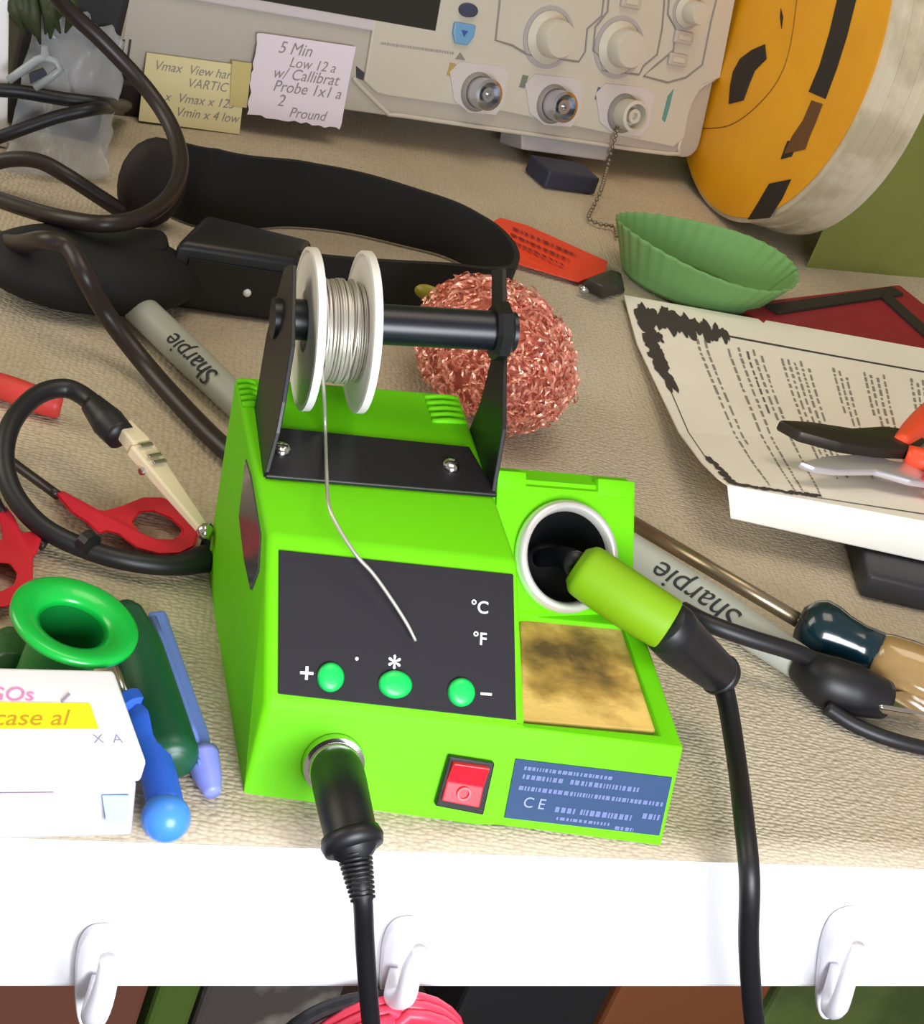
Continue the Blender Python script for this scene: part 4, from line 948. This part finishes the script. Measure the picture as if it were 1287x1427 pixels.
MB().lathe([(0, 0), (6.2, 0), (6.2, 5), (4.4, 7), (0, 7)], Z(180, 982, 8), Z(200, 1010, 9)-Z(180, 982, 8), 18).build('collar', BL2, bs, auto=40)
MB().tube([Z(160, 918, 9), Z(170, 950, 9), Z(182, 984, 9)], 1.3, 10, 1).build('blade', STEEL, bs, smooth=True)
gb_ = MB().tube([Z(8, 890, 6), Z(16, 905, 6), Z(14, 935, 6)], [5, 6.5, 6], 14, 5).build('green_object', mat('object_green', (30, 84, 40), .4), smooth=True)  # small green object of unknown kind, modelled as a short tube
settag(gb_, 'small dark green object at the left edge, between green spool and parts box', 'bead')

# ================================================================== WHITE PARTS BOX
wx = root('parts_box', 'white translucent parts box with yellow label strip, at the lower left corner', 'box', Z(90, 1120))
WB = mat('box_white', (238, 236, 240), .35)
h1 = 30
top = [Z(-120, 925, 36), Z(160, 932, 36), Z(206, 1062, 30), Z(-120, 1052, 30)]
zmid = 27
f1_ = Z(209, 1080, 24); 
base = [V((top[0].x, top[0].y, 1)), V((top[1].x+1, top[1].y, 1)), Z(186, 1166, 1), Z(-120, 1150, 1)]
lid_lo = [c-V((0, 0, 8)) for c in top]
MB().hexa(top, [V((c.x, c.y, c.z-8)) for c in top], 1.5, 3).build('lid', WB, wx, auto=40)
BTm = mat('box_clear', (226, 224, 238), .25, alpha=.72)
bt4 = [lerp(c, sum(top, V())/4, .03)-V((0, 0, 8.2)) for c in top]
bb4 = [base[0], base[1], lerp(base[2], top[2], .04), base[3]]; bb4[2] = V((bb4[2].x, max(bb4[2].y, top[2].y-3), 1)); bb4[3] = V((top[3].x, top[3].y-3, 1))
MB().hexa(bt4, bb4, 1.5, 3).build('tray', BTm, wx, auto=40)
nW = (top[1]-top[0]).cross(top[3]-top[0]).normalized(); nW = nW if nW.z > 0 else -nW
wp = lambda u, v, h=.2: PL(u, v, top[0]+nW*h, nW)
MB().prism([wp(u, v) for u, v in ((-100, 978), (125, 981), (137, 1016), (-100, 1015))], nW*.3).build('label_strip', mat('label_yellow', (244, 236, 20), .6), wx, label='bright yellow label strip')
wxd = (wp(120, 1000)-wp(0, 1000)).normalized(); wyd = (wp(0, 980)-wp(4, 1015))
text('label_writing', 'case al', 8, wp(40, 1001, .6), wxd, wyd, mat('pen_ochre', (196, 150, 20), .7), wx, depth=.03, italic=.4)
text('pink_writing', 'GOs', 7, wp(12, 968, .4), wxd, wyd, mat('pen_pink', (228, 130, 186), .7), wx, depth=.03, italic=.3)
text('small_writing', 'X  A', 4.4, wp(150, 1030, .4), wxd, wyd, mat('pen_violet', (150, 140, 176), .7), wx, depth=.03)
MB().tube([wp(86, 978, .5), wp(97, 967, .5)], .35, 6, 1).build('pen_stroke', mat('pen_violet', (150, 140, 176), .7), wx)
# parts seen through the tray front
fwn = (bt4[2]-bt4[3]).cross(bb4[3]-bt4[3]).normalized(); fwn = fwn if fwn.y < 0 else -fwn
fw_ = lambda u, v, h=.3: PL(u, v, bt4[3]+fwn*h, fwn)
for (qq, cc_, nm) in ((((-20, 1105), (75, 1104), (84, 1150), (-20, 1152)), (228, 190, 236), 'pink_contents'), (((142, 1108), (181, 1108), (176, 1145), (148, 1146)), (180, 226, 236), 'cyan_contents'), (((4, 1070), (43, 1070), (40, 1082), (8, 1082)), (206, 198, 232), 'latch'), (((122, 1070), (170, 1072), (164, 1084), (130, 1084)), (206, 198, 232), 'latch')):
    MB().prism([fw_(u, v) for u, v in qq], fwn*.4, .1).build(nm, mat('c_'+nm, cc_, .5), wx)

# ================================================================== TOP LEFT: white box, plastic bag, added dark backdrop
wl = MB().box(Z(14, 212)-V((60, 0, 0)), V((59, 4, 0)), V((-4, 12, 0)), Yp(17, -12, 487)-Z(14, 212), 1.5).build('white_panel', mat('wbox', (240, 240, 244), .5)); settag(wl, 'bright white panel leaning at the extreme left edge of the table', 'panel')
dt0 = Z(40, 60, 0)
dtr = MB().box(Z(2, 172), ex*52, ey*55, V((0, 0, 170)), 4, 3).build('dark_backdrop', mat('backdrop_dark', (34, 32, 36), .6)); settag(dtr, 'added dark backdrop standing behind the crumpled plastic bag', 'backdrop')  # dark block added to keep the corner behind the bag dark
lfm = MB()
for k in range(9):
    a = Yp(15+k*9, -30, 500); b = Yp(35+k*7, 40+random.uniform(-10, 25), 495)
    lfm.tube([a, lerp(a, b, .5)+V((random.uniform(-4, 4), -5, 0)), b], [2.5, 4, .6], 6, 4)
lfo = lfm.build('leafy_sprig', mat('leaf_dark', (52, 62, 34), .6), smooth=True); settag(lfo, 'dark green leaf blades hanging in the shadowed top left corner', 'plant')
# crumpled clear bag
bgm = mat('bag_clear', (206, 210, 216), .18, alpha=.34)
random.seed(5)
from mathutils import noise as mn
def bagpt(a, b):
    u0 = lerp(14, 170, a); v0 = lerp(20, 250, b)
    P = lerp(Z(u0, 235, 2), Z(u0, 170, 2), 0)
    hgt = (1-b)
    q = V((lerp(-72, -20, a), 505+20*a, 0))
    w = mn.noise(V((a*4.1, b*4.5, .3)))*9+mn.noise(V((a*11, b*9, 2)))*4
    q = q-V((0, 1, 0))*(b**2*55)+V((0, 0, 78*(1-b)**1.0*(1-.25*a)+2))
    q = q+V((w*.5, w, abs(w)*.5 if b > .8 else w*.4)); q.z = max(q.z, 1.2+abs(w)*.3); return q
g = [[bagpt(i/26, j/26) for i in range(27)] for j in range(27)]
bg = MB().sheet(g).build('plastic_bag', bgm, smooth=True)
sm_ = bg.modifiers.new('s', 'SOLIDIFY'); sm_.thickness = .0004
settag(bg, 'crumpled clear plastic bag lying left of the oscilloscope', 'plastic bag')
cg = root('plastic_clamp', 'grey translucent plastic clamp in the bag at top left', 'clamp', Z(45, 130, 10))
CG = mat('clamp_grey', (150, 158, 162), .35)
bc = lambda u, v: Yp(u, v, 470)
MB().tube([bc(12, 112), bc(40, 92), bc(62, 80), bc(84, 96), bc(48, 122)], 2.2, 8, 2).build('frame', CG, cg, smooth=True)
MB().tube([bc(62, 64), bc(63, 82)], [1.4, 2.4], 8, 1).build('peg', CG, cg)
MB().prism([bc(40, 104), bc(60, 96), bc(66, 104), bc(42, 118)], V((0, 3, 0)), .5).build('window', mat('clampw', (60, 60, 76), .3), cg)

# ================================================================== HOOKS ON THE TABLE EDGE
HK = mat('hook_white', (240, 238, 246), .35)
def F2(u, v, off=0): return EF(u, v, -0+off)
def hook(label, cu, top_v, bot_v, hw, lean, prong, grp='white hooks on the table edge'):
    t = root('wall_hook', label, 'hook', F2(cu, bot_v, 0), group=grp)
    # oval base plate
    cT, cB = F2(cu+lean/2, top_v, -2.6), F2(cu-lean/2, bot_v, -2.6)
    ax_ = (cB-cT); up2 = -ax_.normalized(); Lh = ax_.length; sd_ = up2.cross(ey).normalized()
    s = scale_at(cT); w = hw/s; c = (cT+cB)/2; o = []
    for k in range(32):
        a = 2*math.pi*k/32; sx_ = math.copysign(abs(math.cos(a))**.7, math.cos(a)); sy_ = math.copysign(abs(math.sin(a))**.7, math.sin(a))
        o.append(c+sd_*sx_*w*(.85+.15*sy_)+up2*sy_*Lh/2)
    MB().prism(o, -ey*3.2, .9, 3).build('base_plate', HK, t, auto=40)
    P = [F2(u, v, f) for u, v, f in prong]
    MB().tube(P, [2.2, 3.2, 3.6, 3.2, 2.4][:len(P)], 12, 6).build('prong', HK, t, smooth=True)
    return t
hook('white plastic hook on the table edge, leftmost of three', 134, 1285, 1428, 36, 14, ((138, 1360, 3), (128, 1410, 10), (132, 1412, 20), (145, 1375, 24), (150, 1335, 24)))
hook('white plastic hook on the table edge behind the front cable, middle of three', 556, 1275, 1397, 34, 18, ((552, 1350, 3), (548, 1388, 9), (564, 1388, 18), (574, 1350, 21), (586, 1323, 22)))
hook('white plastic hook on the table edge, rightmost of three', 1165, 1262, 1412, 38, 26, ((1165, 1345, 3), (1155, 1400, 10), (1168, 1402, 19), (1185, 1350, 22), (1196, 1318, 22)))
# pink cable coil hanging from the middle hook
cc0 = EF(566, 1500, 10)
ccu = EF(566, 1398, 10); Rc = (cc0-ccu).length*.78; cc0 = ccu-V((0, 0, Rc))
coil = MB(); pts = []
for k in range(7*28):
    a = 2*math.pi*k/28; rr4 = Rc-((k//28) % 3)*3.6-random.uniform(0, .6); pts.append(cc0+ex*math.sin(a)*rr4+V((0, 0, 1))*math.cos(a)*rr4-ey*((k/28)*1.3-3))
coil.tube(pts, 2.0, 10, 1)
co = coil.build('cable_coil', mat('coil_pink', (226, 60, 88), .4), smooth=True); settag(co, 'pinkish red cable coil hanging below the middle hook', 'cable')
MB().tube([cc0-ex*7-V((0, 0, 5))+ex*math.sin(a)*(Rc+2)+V((0, 0, 1))*math.cos(a)*(Rc+2)+ey*5 for a in [2*math.pi*k/40 for k in range(40)]], 2.6, 10, 1, closed=True).build('black_loop', RUB, co)

# ================================================================== ON THE LOWER SHELF
SZ = -312
def lowbox(name, label, cat, u0, u1, c, h=110, dep=130, yy=190, noise=None, tgt=None):
    a = PL(u0, 1405, eL+ey*yy, ey); b = PL(u1, 1405, eL+ey*yy, ey); a.z = b.z = SZ
    o = MB().box(a, b-a, ey*dep, V((0, 0, h)), 3).build(name, mat('low_'+name+str(u0), c, .7, noise=noise)); settag(o, label, cat); return o
lowbox('cardboard_box', 'brown cardboard box under the table at the far left', 'box', -60, 200, (112, 66, 50), h=120)
lowbox('green_bin', 'narrow green container under the table between the left boxes', 'container', 212, 272, (74, 98, 30), h=115, dep=90)
lowbox('rag_bundle', 'grey and dark bundle under the table left of the pink coil', 'bundle', 278, 470, (74, 66, 62), h=112, noise=(28, (140, 132, 124), .5, .66))
lowbox('black_bag', 'black bag under the table right of the pink coil', 'bag', 640, 840, (26, 24, 26), h=108)
lowbox('wooden_crate', 'reddish brown crate under the table left of the long iron cable', 'crate', 850, 1060, (124, 70, 36), h=120)
lowbox('green_case', 'olive green case under the table below the rightmost hook', 'case', 1072, 1400, (92, 108, 50), h=116, noise=(18, (70, 84, 40), .4, .6))

# ================================================================== LIGHT
def area(name, loc, tgt, size, power, col, size_y=None):
    l = bpy.data.lights.new(name, 'AREA'); l.energy = power; l.color = col; l.size = size; l.shape = 'RECTANGLE'; l.size_y = size_y or size
    o = bpy.data.objects.new(name, l); COL.objects.link(o); o.location = loc
    o.rotation_euler = (V(tgt)-V(loc)).to_track_quat('-Z', 'Y').to_euler(); return o
area('window_light', (.12, -.58, .20), (.12, .0, 0.02), .34, 8.0, (.88, .93, 1.0), .32)
area('overhead_fill', (.1, .1, 1.8), (.15, .35, 0), .9, 9.5, (1.0, .87, .66))  # added soft warm fill from overhead for the ambient level
area('left_fill', (-1.3, .5, .7), (0, .15, 0), .8, 9.0, (1.0, .93, .78))  # added fill from the left to brighten the station's green side wall
w = bpy.data.worlds.new('world'); SC.world = w; w.use_nodes = True
w.node_tree.nodes['Background'].inputs[0].default_value = (.95, .88, .78, 1); w.node_tree.nodes['Background'].inputs[1].default_value = .36

# ================================================================== CAMERA
cd_ = bpy.data.cameras.new('camera'); cam = bpy.data.objects.new('camera', cd_); COL.objects.link(cam); SC.camera = cam
cam.location = CAM*MM
cam.matrix_world = Matrix(((RT.x, UP.x, -FW.x, CAM.x*MM), (RT.y, UP.y, -FW.y, CAM.y*MM), (RT.z, UP.z, -FW.z, CAM.z*MM), (0, 0, 0, 1)))
cd_.sensor_fit = 'HORIZONTAL'; cd_.sensor_width = 36.0; cd_.lens = F/1287*36.0; cd_.clip_start = .01; cd_.clip_end = 20
vs2 = SC.view_settings; vs2.view_transform = 'Standard'; vs2.look = 'None'; vs2.gamma = 1; vs2.use_curve_mapping = False; vs2.exposure = 0.0
